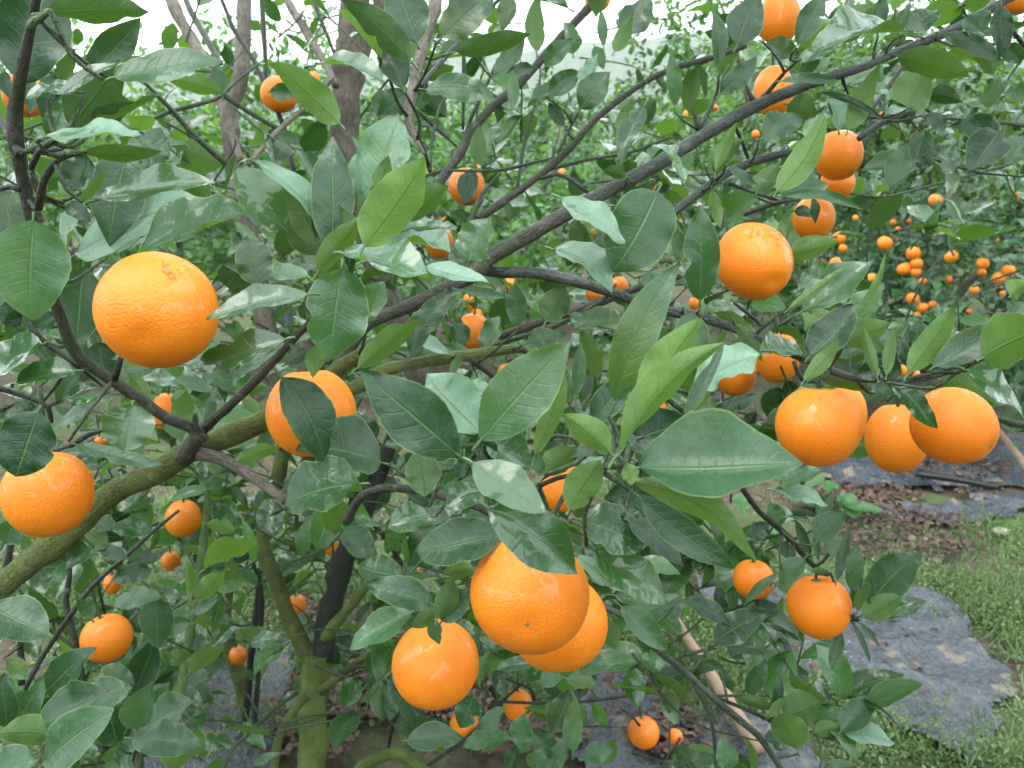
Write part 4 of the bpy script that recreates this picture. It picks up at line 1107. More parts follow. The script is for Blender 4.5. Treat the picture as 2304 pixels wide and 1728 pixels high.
def far_tree(label, x, y, h, rx, leaves, leaf_len, mat, seed, low=0.25, tl=TL_LOW, leaf_parts=0, trunk='grey', clump=3.0, top=0.0, fill=0.55):
    g = np.random.default_rng(seed)
    rt = tag(empty("citrus_tree", (x, y, 0)), label, "tree", "citrus trees of the rows behind")
    base = np.array([x, y, 0.0])
    cz = h * (1 + low) / 2; rz = h * (1 - low) / 2
    P = []
    # limbs
    branch_part("trunk", [(*base, 0.055), (*(base + [0.02, 0, h * 0.2]), 0.048), (*(base + [0.05, 0.02, h * 0.45]), 0.035)], trunk, rt, 8, 0.06)
    nl = 6
    ends = []
    for k in range(nl):
        a = k / nl * 6.28 + g.uniform(-0.4, 0.4); rr = rx * g.uniform(0.35, 0.75); zz = h * g.uniform(0.6, 0.95)
        s = base + [0.03, 0.01, h * g.uniform(0.15, 0.4)]
        e = base + [rr * math.cos(a), rr * math.sin(a), zz]
        mdl = s * 0.55 + e * 0.45 + [0, 0, h * 0.06]
        branch_part("limb", [(*s, 0.03), (*mdl, 0.02), (*e, 0.006)], trunk, rt, 6, 0.08)
        ends.append(e)
    # shoots through the crown, more of them near its skin
    n_sh = leaves // 12
    d = g.normal(0, 1, (n_sh * 3, 3)); d /= np.linalg.norm(d, axis=1)[:, None]
    r = 1 - np.abs(g.normal(0, 0.28, n_sh * 3)).clip(0, 0.95)
    lump = 1 + 0.28 * vnoise(d[:, 0] * clump + 7, d[:, 1] * clump + d[:, 2] * clump * 1.3, seed) + 0.22 * vnoise(d[:, 0] * clump * 2.3, d[:, 2] * clump * 2.3 + d[:, 1], seed + 1)
    r = r * lump
    keep = g.uniform(0, 1, n_sh * 3) < np.clip(0.5 + fill * vnoise(d[:, 0] * 2.4 + r * 2, d[:, 1] * 2.4 + d[:, 2] * 3.1, seed + 2), 0.02, 1)
    d, r = d[keep][:n_sh], r[keep][:n_sh]
    c0 = base + [0, 0, cz] + d * r[:, None] * [rx, rx, rz]
    c0[:, 2] += top * np.maximum(0, d[:, 2]) ** 2 * g.uniform(0, 1, len(c0))
    m = 12
    shd = d * [1, 1, 0.7] + g.normal(0, 0.5, d.shape) + [0, 0, 0.45]
    shd /= np.linalg.norm(shd, axis=1)[:, None]
    tt = g.uniform(0, 1, (len(c0), m))
    LP = c0[:, None] + shd[:, None] * (tt * leaf_len * 3.2)[..., None] + g.normal(0, leaf_len * 0.25, (len(c0), m, 3))
    LX = shd[:, None] * 0.45 + g.normal(0, 0.65, (len(c0), m, 3)) + [0, 0, -0.10]
    LP, LX = LP.reshape(-1, 3), LX.reshape(-1, 3)
    up = d.repeat(m, 0) * 0.5 + [0, -0.15, 0.9] + g.normal(0, 0.4, LP.shape)
    F = frames_batch(LX, up)
    S = leaf_len * g.uniform(0.65, 1.15, len(LP))
    tone = np.clip(0.5 + 0.30 * vnoise(LP[:, 0] * 3, LP[:, 2] * 3 + LP[:, 1], seed + 4) + g.normal(0, 0.22, len(LP)), 0, 1)
    ok = LP[:, 2] > 0.05
    # the leaves that show largest are parts of their own
    part = np.zeros(len(LP), bool)
    if leaf_parts:
        dd = np.linalg.norm(LP - C_POS, axis=1)
        q = (LP - C_POS); zc = q @ C_FWD
        pxx = 1152 + FPX * (q @ C_RIGHT) / zc; pyy = 864 - FPX * (q @ C_UP) / zc
        vis = ok & (pxx > 1780) & (pxx < 2304) & (pyy > 380) & (pyy < 860)
        order = np.argsort(np.where(vis, dd / S, 1e9))[:leaf_parts]
        part[order] = True
        meshes = [mesh_np("leaf", V, [Q], mat, uv, {'tone': np.full(len(V), 0.2 + 0.12 * k)}) for k, (V, Q, uv) in enumerate(tl)]
        for q_ in order:
            o = bpy.data.objects.new("leaf", meshes[int(g.integers(0, len(meshes)))])
            COL.objects.link(o); o.parent = rt
            M = Matrix([list(F[q_][i]) for i in range(3)]).to_4x4()
            o.matrix_basis = Matrix.Translation(Vector(LP[q_] - base)) @ M @ Matrix.Scale(float(S[q_]), 4)
    s = ok & ~part
    v, f, u, t_ = scatter(tl, LP[s], F[s], S[s], g, tone[s])
    me = mesh_np("foliage", v - base, [f], mat, u, {'tone': t_})
    o = add_obj("foliage", me, rt, base); o['kind'] = 'stuff'
    return rt, base, cz, rx, rz


def at_ground(x, dist):
    p = C_POS + dist * (np.array([0, 1.0, 0]) + C_RIGHT * ((x - 1152) / FPX)); return p[0], p[1]


FT = [  # label, photo x, distance, height, radius, leaves, leaf length, material
    ("dark dense citrus bush dotted with many small oranges at the right", 2090, 4.5, 1.75, 1.25, 16000, 0.060, M_LEAF_BUSH, 101),
    ("tall pale citrus tree with loose top shoots behind the long dark branch", 1690, 6.6, 3.0, 1.0, 6500, 0.075, M_LEAF_FAR, 102),
    ("yellowish young citrus tree beyond the dark bush at the upper right", 2330, 7.5, 2.6, 1.2, 4500, 0.08, M_LEAF_YEL, 103),
    ("low bright citrus bush with specks of fruit behind the middle branches", 1180, 7.2, 1.95, 1.15, 6500, 0.075, M_LEAF_FAR, 104),
    ("citrus tree glimpsed between the grey stems at the upper left", 690, 5.6, 1.95, 1.15, 6500, 0.07, M_LEAF_FAR, 105),
    ("citrus tree behind the left-hand oranges and the upright stem", 150, 5.0, 1.85, 1.15, 6500, 0.068, M_LEAF_FAR, 106),
    ("citrus tree filling the gap right of the tall pale tree", 1960, 6.8, 2.55, 1.1, 5500, 0.075, M_LEAF_FAR, 107),
    ("low citrus bush behind the forked mossy trunk", 930, 4.9, 1.35, 1.0, 5000, 0.065, M_LEAF_FAR, 108),
]
FAR = {}
for k, (lb, px, dist, h, r, n, ll, m, sd) in enumerate(FT):
    x, y = at_ground(px, dist)
    FAR[k] = far_tree(lb, x, y, h, r, n, ll, m, sd, low=0.10 if k == 0 else 0.18, tl=TL_MID if k == 0 else TL_LOW, leaf_parts=280 if k == 0 else 0, top=0.5 if k == 1 else 0.25)
rows = [(420, 10.5, 1.9, 1.5), (1000, 11.5, 2.05, 1.5), (1330, 12.5, 1.85, 1.6), (1800, 11, 2.9, 1.6), (2250, 11.5, 3.0, 1.7), (-60, 9.5, 2.5, 1.5), (1640, 16, 2.9, 2.0), (760, 16, 2.2, 2.0), (250, 17, 2.1, 2.1), (2050, 17, 3.3, 2.1), (1180, 19, 2.2, 2.2)]
RL = ["third tree row, hazy citrus tree behind the grey upper stems", "hazy low citrus tree under the pale hill, left of the gap of sky", "hazy low citrus tree right under the gap of sky and hill",
      "hazy citrus tree behind the long dark branch, right of the tall pale tree", "hazy citrus tree behind the yellowish young tree at the upper right", "hazy citrus tree behind the dark leaf at the upper left edge",
      "distant faint citrus tree behind the tall pale tree", "distant faint citrus tree behind the thick grey trunk", "distant faint citrus tree below the white sky at the upper left",
      "distant faint citrus tree above the dark fruit bush", "distant faint citrus tree at the foot of the misty hill"]
for k, (px, dist, h, r) in enumerate(rows):
    x, y = at_ground(px, dist)
    far_tree(RL[k], x, y, h, r, 4200, 0.11 if dist < 14 else 0.15, M_LEAF_FAR if k % 3 else M_LEAF_YEL if k == 3 else M_LEAF_FAR, 200 + k, low=0.12, top=0.3)


def weed_plant(px, py, label, n, size, seed):
    g = np.random.default_rng(seed)
    b = ground_at(px, py); b[2] = ground_z(b[0], b[1])
    rt = tag(empty("weed_plant", b), label, "weed", "broad-leaved weeds on the orchard floor")
    tops = []
    for k in range(n):
        a = g.uniform(0, 6.28); h = size * g.uniform(0.5, 1.7)
        p = b + [0.6 * size * math.cos(a), 0.6 * size * math.sin(a), h]
        tops.append([(*b, 0.0022), (*(b * 0.5 + p * 0.5 + [0, 0, 0.02]), 0.0018), (*p, 0.0012)])
        ax = np.array([math.cos(a), math.sin(a), g.uniform(-0.4, 0.3)])
        F = frame(ax, [0, -0.3, 1.0])
        L = size * g.uniform(0.8, 1.3)
        V, Q, uv = leaf_geo(L, L * 0.30, 10, 4, 0.25, -0.06, 0, 0.12, 0.1, 0.7, seed * 10 + k, 0.1, 0.02)
        add_obj("leaf", mesh_np("leaf", V @ F.T, [Q], M_LEAF_MID, uv, {'tone': np.full(len(V), g.uniform(0.7, 1.0)), 'wet': np.zeros(len(V))}), rt, p)
    for tpt in tops: branch_part("stem", tpt, 'shoot', rt, 5, 0.02)


weed_plant(1880, 1150, "broad-leaved weed left of the reddish leaf litter, under the hanging row", 9, 0.10, 1)
weed_plant(1660, 1260, "broad-leaved weed in the shade behind the smaller orange of the right twig", 10, 0.10, 2)
weed_plant(1790, 1050, "small broad-leaved weed just below the squat orange with the water drop", 7, 0.08, 3)

sp = ground_at(2252, 1196, 0.02)
_v, _q, _u = leaf_geo(1, 0.3, 2, 2, 0, 0, 0, 0, 0, 0.5, 1, 0, 0)
th_, ph_ = np.meshgrid(np.linspace(0, math.pi, 8), np.arange(12) / 12 * 6.2832, indexing='ij')
rr_ = 1 + 0.10 * np.sin(3 * ph_ + 1) * np.sin(th_) + 0.07 * np.sin(5 * ph_ + 2) * np.sin(th_)
SV = np.stack([np.sin(th_) * np.cos(ph_) * rr_ * 0.032, np.sin(th_) * np.sin(ph_) * rr_ * 0.022, np.cos(th_) * 0.014 * rr_], -1).reshape(-1, 3)
_i, _j = np.meshgrid(np.arange(7), np.arange(12), indexing='ij')
_a = (_i * 12 + _j).ravel(); _b = (_i * 12 + (_j + 1) % 12).ravel()
tag(add_obj("stone", mesh_np("stone", SV, [np.stack([_a, _a + 12, _b + 12, _b], -1)], plain("pale_stone", (0.36, 0.35, 0.28), 0.8)), None, sp), "pale flat stone among the weeds at the right edge", "stone")


def shade_row_behind():  # unseen trees added behind the camera to cut front light and darken reflections
    g = np.random.default_rng(71)
    Ps, Xs, Us = [], [], []
    A = Acc()
    for k, (cx, cy, h, r) in enumerate(((-3.6, -1.6, 2.2, 1.1), (-1.5, -2.5, 2.4, 1.2), (0.8, -2.8, 2.3, 1.2), (3.0, -2.3, 2.5, 1.2), (5.0, -1.0, 2.4, 1.2))):
        n = 3000
        d = g.normal(0, 1, (n, 3)); d /= np.linalg.norm(d, axis=1)[:, None]
        rr = (1 - np.abs(g.normal(0, 0.3, n)).clip(0, 0.9)) * (1 + 0.3 * vnoise(d[:, 0] * 3, d[:, 2] * 3 + d[:, 1] * 2, 300 + k))
        Ps.append(np.array([cx, cy, h * 0.58]) + d * rr[:, None] * [r, r, h * 0.42])
        Xs.append(d * 0.4 + g.normal(0, 0.6, (n, 3))); Us.append(d * 0.5 + [0, 0, 0.9] + g.normal(0, 0.4, (n, 3)))
        V, fl, uv, _ = tube([(cx, cy, 0, 0.05), (cx + 0.05, cy, 0.6, 0.04), (cx, cy + 0.05, 1.5, 0.02)], 7, 0.1, 0.05, 10 + k, False)
        A.add(V, fl, uv, tone=0.3)
    P, X, U = np.concatenate(Ps), np.concatenate(Xs), np.concatenate(Us)
    v, f, u, t_ = scatter(TL_LOW, P, frames_batch(X, U), g.uniform(0.07, 0.12, len(P)), g)
    o = add_obj("added_shade_row", mesh_np("added_shade_row", v, [f], M_LEAF_FAR, u, {'tone': t_}))
    tag(o, "unseen leafy row of citrus crowns added behind the camera to block front light", "trees", None, "stuff")
    A.build("shade_row_trunks", M_GREY, o)['kind'] = 'stuff'


shade_row_behind()

# ------------------------------------------------------------------ the three near trees
nb = at(-420, 2300, .80); nb = np.array([nb[0], nb[1], 0.0])
ROOTS = {}
ROOTS['N'] = tag(empty("citrus_tree", nb), "nearest citrus tree whose long mossy limb crosses the whole view, bearing the large oranges", "tree")
sb = at(690, 2450, 1.57); sb = np.array([sb[0], sb[1], 0.0])
ROOTS['S'] = tag(empty("citrus_tree", sb), "citrus tree with the green algae-covered trunk forking at the bottom, one fork wet and black", "tree")
tb_ = at(566, 2300, 2.05); tb_ = np.array([tb_[0], tb_[1], 0.0])
ROOTS['T'] = tag(empty("citrus_tree", tb_), "slim citrus tree with a thin straight stem, left of the forked mossy trunk", "tree")

BR_PTS = {'N': [], 'S': [], 'T': []}
STEM_PX = []


def parse_branches():
    for ln in BRANCHES.strip().splitlines():
        hd, body = ln.split('|')
        tl, tree, mat, z0, z1, nm = hd.split()
        z0, z1 = float(z0), float(z1)
        rows = [tuple(map(float, q.split())) for q in body.split(',')]
        L = np.cumsum([0] + [math.hypot(rows[i + 1][0] - rows[i][0], rows[i + 1][1] - rows[i][1]) for i in range(len(rows) - 1)])
        pts = []
        for (u, v, r), l in zip(rows, L / L[-1]):
            x, y = tile(tl, u, v)
            z = z0 + (z1 - z0) * l
            p = at(x, y, z)
            pts.append((*p, max(0.0007, r / 2.88 * z / FPX * (0.80 if nm in ('limb', 'bough', 'branch', 'stub') else 0.8 if nm == 'twig' else 1.0))))
            STEM_PX.append((x, y, z, r / 2.88))
        if pts[0][2] < 0.35 and nm in ('trunk', 'stem'):
            q = pts[0]; pts.insert(0, (q[0], q[1], -0.02, q[3] * 1.2))
        nbig = nm in ('limb', 'trunk', 'stem', 'bough')
        mn = max(0.0007, min(p[3] for p in pts))
        o, P = branch_part(nm, pts, mat, ROOTS[tree], 14 if nbig else 8, 0.008 if z0 < 1.2 else 0.014, 0.07 if nbig else 0.10, 12 if nbig else 5)
        if nm not in ('thorn',):
            BR_PTS[tree].append(P[:, :4])


# the numbers in BRANCHES are widths; a part of the near tree stands outside the view: its trunk
parse_branches()
p0 = at(*tile('10', -170, 2340), .74)
branch_part("trunk", [(*nb, 0.055), (*(nb + [0.01, 0.02, 0.3]), 0.045), (*(0.5 * (nb + [0, 0, 0.45]) + 0.5 * p0), 0.036), (*p0, 0.026)], 'moss', ROOTS['N'], 12, 0.03, 0.05, 4)
BR = {k: np.concatenate(v) for k, v in BR_PTS.items()}


def near_branch(p, tree, maxd):
    B = BR[tree]
    d = np.linalg.norm(B[:, :3] - p, axis=1)
    k = int(np.argmin(d))
    return (B[k, :3], d[k]) if d[k] < maxd else (None, None)


# ------------------------------------------------------------------ oranges
def orange_mesh(w, h, seed, nu=40, nv=26, neck=0.0):
    """A mandarin: flattened, dimpled at the stalk and a little at the blossom end, faintly lobed. Axis along Z."""
    g = np.random.default_rng(seed)
    th = np.linspace(0, math.pi, nv); ph = np.arange(nu) / nu * 2 * math.pi
    T, P = np.meshgrid(th, ph, indexing='ij')
    r = 1 + 0.010 * np.cos(5 * P + g.uniform(0, 6)) * np.sin(T) * np.exp(-T) + 0.012 * np.sin(2 * P + g.uniform(0, 6)) * np.sin(T) + 0.010 * np.sin(3 * T + g.uniform(0, 6))
    z = np.cos(T) * r
    z = z - 0.16 * np.exp(-(T / 0.30) ** 2) + neck * np.exp(-(T / 0.55) ** 2) + 0.055 * np.exp(-((math.pi - T) / 0.22) ** 2)
    rr = np.sin(T) * r
    V = np.stack([rr * np.cos(P) * w / 2, rr * np.sin(P) * w / 2, z * h / 2], -1).reshape(-1, 3)
    uv = np.stack([P / 6.28, T / 3.14], -1).reshape(-1, 2)
    i, j = np.meshgrid(np.arange(nv - 1), np.arange(nu), indexing='ij')
    a = (i * nu + j).ravel(); b = (i * nu + (j + 1) % nu).ravel()
    return V, np.stack([a, a + nu, b + nu, b], -1), uv


def calyx_mesh(r, seed):
    g = np.random.default_rng(seed)
    V, F = [(0, 0, r * 0.25)], []
    for k in range(10):
        an = k / 10 * 6.2832
        q = (1.0 if k % 2 == 0 else 0.5) * r * g.uniform(0.85, 1.15)
        V.append((q * math.cos(an), q * math.sin(an), -0.10 * r * (1 if k % 2 == 0 else 0) + 0.02 * r))
    for k in range(10): F.append((0, 1 + k, 1 + (k + 1) % 10))
    return np.array(V), np.array(F)


ORANGE_PX = []
SMALL = [orange_mesh(1.0, 0.94, 900 + k, 16, 11) for k in range(3)]
SMALL_ME = None


def drop_mesh(l, w):
    s = np.linspace(0, math.pi, 9); ph = np.arange(10) / 10 * 6.2832
    S, P = np.meshgrid(s, ph, indexing='ij')
    wd = np.sin(S) * (0.65 + 0.35 * -np.cos(S))
    V = np.stack([wd * np.cos(P) * w / 2, np.cos(S) * l / 2, wd * np.sin(P) * w * 0.32], -1).reshape(-1, 3)
    i, j = np.meshgrid(np.arange(8), np.arange(10), indexing='ij')
    a = (i * 10 + j).ravel(); b = (i * 10 + (j + 1) % 10).ravel()
    return V, np.stack([a, b, b + 10, a + 10], -1)


def build_oranges():
    g = np.random.default_rng(3)
    for k, ln in enumerate(ORANGES.strip().splitlines()):
        nums, axis, label = ln.split('|')
        x, y, w, h, z = map(float, nums.split())
        c = at(x, y, z)
        ox_, oy_ = x - 1152, y - 864                       # off-axis spheres draw as longer ovals
        rr_ = ox_ * ox_ + oy_ * oy_ + 1e-9; ct_ = 1 / math.sqrt(1 + rr_ / FPX ** 2)
        W = w * z / FPX * (1 - (1 - ct_) * ox_ * ox_ / rr_); H = 1.03 * h * z / FPX * (1 - (1 - ct_) * oy_ * oy_ / rr_)
        hero = w > 60
        if axis == '-':
            az = g.uniform(0, 6.28); tl = g.uniform(0.05, 0.28)
            down = -(C_UP * math.cos(tl) + C_RIGHT * math.sin(tl) * math.cos(az) + C_FWD * math.sin(tl) * math.sin(az))
            down = nrm(down)
        else:
            dx, dy = map(float, axis.split(','))
            down = nrm(C_RIGHT * dx + C_UP * dy - C_FWD * math.sqrt(max(0.02, 1 - dx * dx - dy * dy)))
            H = W * 0.93 if abs(dy) < 0.4 else H
        Zx = -down
        F = frame(np.cross(Zx, [0.31, 0.77, 0.2]), Zx)
        M = Matrix([list(F[i]) for i in range(3)]).to_4x4()
        M.translation = Vector(c)
        V, Q, uv = orange_mesh(W, H, 300 + k, 44 if w > 120 else 28, 30 if w > 120 else 18, 0.06 if k in (5, 9) else 0.0)
        me = mesh_np("orange", V, [Q], M_ORANGE, uv)
        o = bpy.data.objects.new("orange", me); COL.objects.link(o); o.matrix_world = M
        tag(o, label, "orange")
        if hero: o['group'] = "oranges hanging on the near branches"
        ORANGE_PX.append((x, y, z, max(w, h) / 2))
        cv, cf = calyx_mesh(W * 0.13, k)
        ca = bpy.data.objects.new("calyx", mesh_np("calyx", cv + [0, 0, H / 2 * 0.86], [cf], M_CALYX)); COL.objects.link(ca); ca.parent = o
        # the stalk bends to the nearest branch
        top = c + Zx * H * 0.42
        tgt, d = near_branch(top, 'N' if z < 1.2 else 'S', 0.075)
        if tgt is not None and (tgt[2] < top[2] + 0.004 or (tgt - c) @ C_FWD < -0.012): tgt = None
        if tgt is None: tgt = top + Zx * 0.035 + np.array([0, 0, 0.02])
        if np.linalg.norm(tgt - c) > W * 0.5:
            m1 = top + Zx * min(0.02, 0.4 * np.linalg.norm(tgt - top)); m2 = 0.45 * m1 + 0.55 * tgt + g.normal(0, 0.003, 3)
            inv = np.linalg.inv(np.array(M))
            pts = [(*(inv @ [*q, 1])[:3], r) for q, r in ((top, 0.0019), (m1, 0.0017), (m2, 0.0017), (tgt, 0.0020))]
            SV, SF, SU, _ = tube(pts, 6, 0.008, 0.08, 900 + k)
            st = bpy.data.objects.new("stalk", mesh_np("stalk", SV, SF, M_TWIG, SU)); COL.objects.link(st); st.parent = o
        if k in (3, 10):
            sv, sf = calyx_mesh(W * 0.036, k + 50)
            s_ = bpy.data.objects.new("blossom_scar", mesh_np("blossom_scar", sv * [1, 1, -0.5] + [0, 0, -H / 2 * 0.957], [sf[:, ::-1]], M_SCAR)); COL.objects.link(s_); s_.parent = o
        drops = {6: [(0.32, 0.30, .011, .006), (-0.30, 0.55, .008, .006), (0.05, 0.35, .007, .005), (0.55, 0.62, .006, .005), (-.1, .62, .008, .006)],
                 7: [(0.70, -0.05, .012, .005), (-0.2, 0.7, .006, .005), (.3, .74, .006, .005)], 0: [(0.42, 0.62, .010, .007), (0.52, 0.50, .006, .006), (0.36, 0.74, .006, .005), (0.60, 0.60, .005, .004)], 10: [(-.1, .85, .006, .005)],
                 9: [(.1, .2, .006, .004), (.05, .72, .006, .004)]}.get(k, [])
        for dx, dy, l, wd in drops:
            nv = C_RIGHT * dx + C_UP * dy - C_FWD * math.sqrt(max(0.03, 1 - dx * dx - dy * dy))
            q = c + nrm(nv) * [W / 2] * 1.0
            # sit on the squashed surface
            loc = np.linalg.inv(np.array(M)) @ [*q, 1]
            sc_ = 1 / math.sqrt((loc[0] / (W / 2)) ** 2 + (loc[1] / (W / 2)) ** 2 + (loc[2] / (H / 2)) ** 2)
            lp = loc[:3] * sc_ * 0.992
            ln_ = nrm(lp / [W * W, W * W, H * H])
            up = np.linalg.inv(np.array(M)[:3, :3]) @ np.array([0, 0, 1.0])
            DV, DQ = drop_mesh(l, wd)
            Fz = frame(np.cross(up, ln_), ln_)
            do = bpy.data.objects.new("water_drop", mesh_np("water_drop", DV @ Fz.T + lp, [DQ], M_WATER)); COL.objects.link(do); do.parent = o
    # the fallen fruit on the ground
    gp = ground_at(1518, 1657, 0.080)
    V, Q, uv = orange_mesh(0.036, 0.034, 777, 24, 16)
    o = add_obj("orange", mesh_np("orange", V, [Q], M_ORANGE, uv), None, gp); o.rotation_euler = (1.9, 0.3, 0.2)
    tag(o, "tiny fallen orange lying on the brown leaves next to the low hanging one", "orange")
    cv, cf = calyx_mesh(0.005, 5)
    add_obj("calyx", mesh_np("calyx", cv + [0, 0, 0.0145], [cf], M_CALYX), None).parent = o


BUSH_LABEL = {
    (2034, 605): "left orange of the tight cluster of four on the dark bush", (2062, 593): "brightest orange of the tight cluster of four on the dark bush",
    (2060, 612): "lowest orange of the tight cluster of four on the dark bush", (2055, 569): "orange just on top of the tight cluster of four on the dark bush",
    (1991, 547): "lone bright orange at the upper left of the dark bush", (1888, 536): "orange at the left border of the dark bush beside the orange with a folded leaf",
    (1897, 559): "small orange right under the one at the left border of the dark bush", (2140, 577): "lone orange right of the tight cluster of four on the dark bush",
    (2111, 522): "orange above the lone one, at the top of the dark bush", (2105, 450): "double-looking orange high in the dark bush near its leafy top",
    (1961, 626): "small round orange left of and below the tight cluster of four", (2211, 593): "upper orange of the stacked pair at the right of the dark bush",
    (2209, 613): "lower dim orange of the stacked pair at the right of the dark bush", (2269, 609): "right orange of the touching pair near the picture edge on the dark bush",
    (2246, 626): "left orange of the touching pair near the picture edge on the dark bush", (2053, 671): "dark orange well below the tight cluster of four on the dark bush",
    (2076, 692): "paler orange beside the dark one below the tight cluster of four", (2192, 652): "reddish ragged orange below the stacked pair on the dark bush"}


def build_far_oranges():
    g = np.random.default_rng(4)
    meshes = [mesh_np("orange", V, [Q], M_ORANGE, uv) for V, Q, uv in SMALL]
    cme = mesh_np("calyx", *(lambda v, f: (v * 1.0 + [0, 0, 0.42], [f]))(*calyx_mesh(0.14, 9)), M_CALYX)
    def put(p, d, label, group):
        o = bpy.data.objects.new("orange", meshes[int(g.integers(0, 3))]); COL.objects.link(o)
        o.location = p; o.scale = (d, d, d); o.rotation_euler = (g.normal(0, 0.25), g.normal(0, 0.25), g.uniform(0, 6))
        tag(o, label, "orange", group)
        c = bpy.data.objects.new("calyx", cme); COL.objects.link(c); c.parent = o
    rt, base, cz, rx, rz = FAR[0]
    for q in FAR_ORANGES.replace('\n', '').split(','):
        x, y, s = map(float, q.split())
        d = 0.068 if s > 20 else 0.06
        # on the skin of the bush that faces us
        dr = at(x, y, 1.0) - C_POS
        sc3 = np.array([1 / rx, 1 / rx, 1 / rz]); oc = (C_POS - base - [0, 0, cz]) * sc3; dd = dr * sc3
        qa, qb, qc = dd @ dd, 2 * oc @ dd, oc @ oc - 1.10 ** 2
        disc = qb * qb - 4 * qa * qc
        z = (-qb - math.sqrt(disc)) / (2 * qa) if disc > 0 else 4.2
        z = z + (0.03 if s > 20 else 0.12)
        p = at(x, y, z)
        put(p, s * z / FPX, BUSH_LABEL.get((int(x), int(y)), "half-hidden little orange deep among the leaves of the dark fruit bush"), "small oranges on the dark bush")
    for k, (n, lb) in {3: (20, "tiny hazy orange in the low bright bush behind the middle branches"), 4: (5, "tiny orange in the tree seen between the grey stems"), 5: (9, "tiny orange in the tree behind the left-hand stem"),
                       1: (5, "tiny hazy orange in the tall pale tree behind the long branch"), 6: (9, "tiny orange in the tree right of the tall pale one"), 7: (9, "tiny orange in the low bush behind the mossy trunk")}.items():
        rt, base, cz, rx, rz = FAR[k]
        for _ in range(n):
            a = g.uniform(math.pi * 1.1, math.pi * 1.9); e = g.uniform(-0.7, 0.25)
            p = base + [0, 0, cz] + np.array([rx * math.cos(a) * math.cos(e), rx * math.sin(a) * math.cos(e), rz * math.sin(e)]) * g.uniform(0.92, 1.12)
            if p[2] < 0.15: continue
            put(p, g.uniform(0.055, 0.07), lb, lb.replace("tiny", "tiny").replace("orange in", "oranges in"))


build_oranges()
build_far_oranges()

# ------------------------------------------------------------------ the leaves that can be picked out one by one
LEAF_SPOTS = []


def hero_leaves():
    g = np.random.default_rng(21)
    n = 0
    for tl, txt in LEAVES.items():
        for it in txt.replace('\n', '').split(';'):
            tk = it.split()
            if len(tk) < 8: continue
            u0, v0, u1, v1, w = map(float, tk[:5])
            if w < 25: continue
            side, z, tilt = tk[5], float(tk[6]), float(tk[7])
            fl = tk[8] if len(tk) > 8 else ''
            n += 1
            sd_ = int(abs(u0 * 7 + v0 * 13 + u1 * 17 + v1 * 3 + w * 31 + 100000 * int(tl)) + 5000)
            g = np.random.default_rng(sd_)
            x0, y0 = tile(tl, u0, v0); x1, y1 = tile(tl, u1, v1)
            Lpx = math.hypot(x1 - x0, y1 - y0)
            L0 = Lpx * z / FPX
            dz = g.uniform(-0.25, 0.15) * L0
            if tilt > 0.6: dz = -abs(g.uniform(0.1, 0.35)) * L0
            A = at(x0, y0, z); B = at(x1, y1, max(0.33, z + dz))
            ax = B - A; L = np.linalg.norm(ax)
            view = nrm(C_POS - (A + B) / 2)
            up = np.array([0, 0, 1.0])
            rn = g.normal(0, 0.14, 3)
            if side == 'U':
                nd = view * (1 - 0.62 * max(0, tilt)) + up * (0.25 + 0.95 * tilt) + rn
                if tilt < 0: nd = view + up * tilt + rn
            else:
                nd = -view * (1 - 0.25 * tilt) + up * 0.45 + rn
            F = frame(ax, nd)
            cosv = max(0.34, abs(float(F[:, 2] @ view)))
            wpx = w / 2.88
            W = 0.5 * wpx * z / FPX / cosv
            rnd = 0.8 if 'r' in fl else g.uniform(0.05, 0.4)
            if W > 0.34 * L: rnd = max(rnd, 0.5)
            W = min(W, 0.50 * L if rnd > 0.4 else 0.42 * L, max(0.034, wpx * 0.5 * z / FPX * 1.02))
            fold = 0.60 if 'f' in fl else g.uniform(0.12, 0.45)
            bow = (0.10 * (1 if g.uniform() < 0.5 else -1)) if 'c' in fl else g.normal(0, 0.025)
            bend = g.uniform(-0.04, 0.13) if W < 0.3 * L else g.uniform(-0.02, 0.08)
            V, Q, uv = leaf_geo(L, W * (1 + 0.25 * fold * fold), 20 if w > 90 else 14, 6, fold, bend, bow, g.uniform(0.05, 0.14), g.normal(0, 0.32), rnd, sd_, g.uniform(0.08, 0.14), 0.014)
            tone = 0.38 + g.uniform(-0.12, 0.12)
            if 'd' in fl: tone = 0.10 + g.uniform(-0.05, 0.08)
            if 'l' in fl: tone = (0.98 if tilt >= 0.8 and side == 'U' else 0.72 + g.uniform(-0.1, 0.15))  # sky-tilted upper sides get their sky sheen through a lighter tone
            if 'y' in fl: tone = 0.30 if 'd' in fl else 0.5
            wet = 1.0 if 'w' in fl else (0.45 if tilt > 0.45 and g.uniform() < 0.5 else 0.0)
            me = mesh_np("leaf", V @ F.T, [Q], M_LEAF, uv, {'tone': np.full(len(V), tone), 'wet': np.full(len(V), wet), 'pale': np.full(len(V), 1.0 if ('l' in fl and side == 'U' and tilt >= 0.75) else 0.0)})  # pale marks upper sides whose sky sheen is painted into the colour
            tree = 'N'
            o = add_obj("leaf", me, ROOTS[tree], A)
            LEAF_SPOTS.append((A - F[:, 0] * L * 0.1, tree))
    return n


N_HERO = hero_leaves()

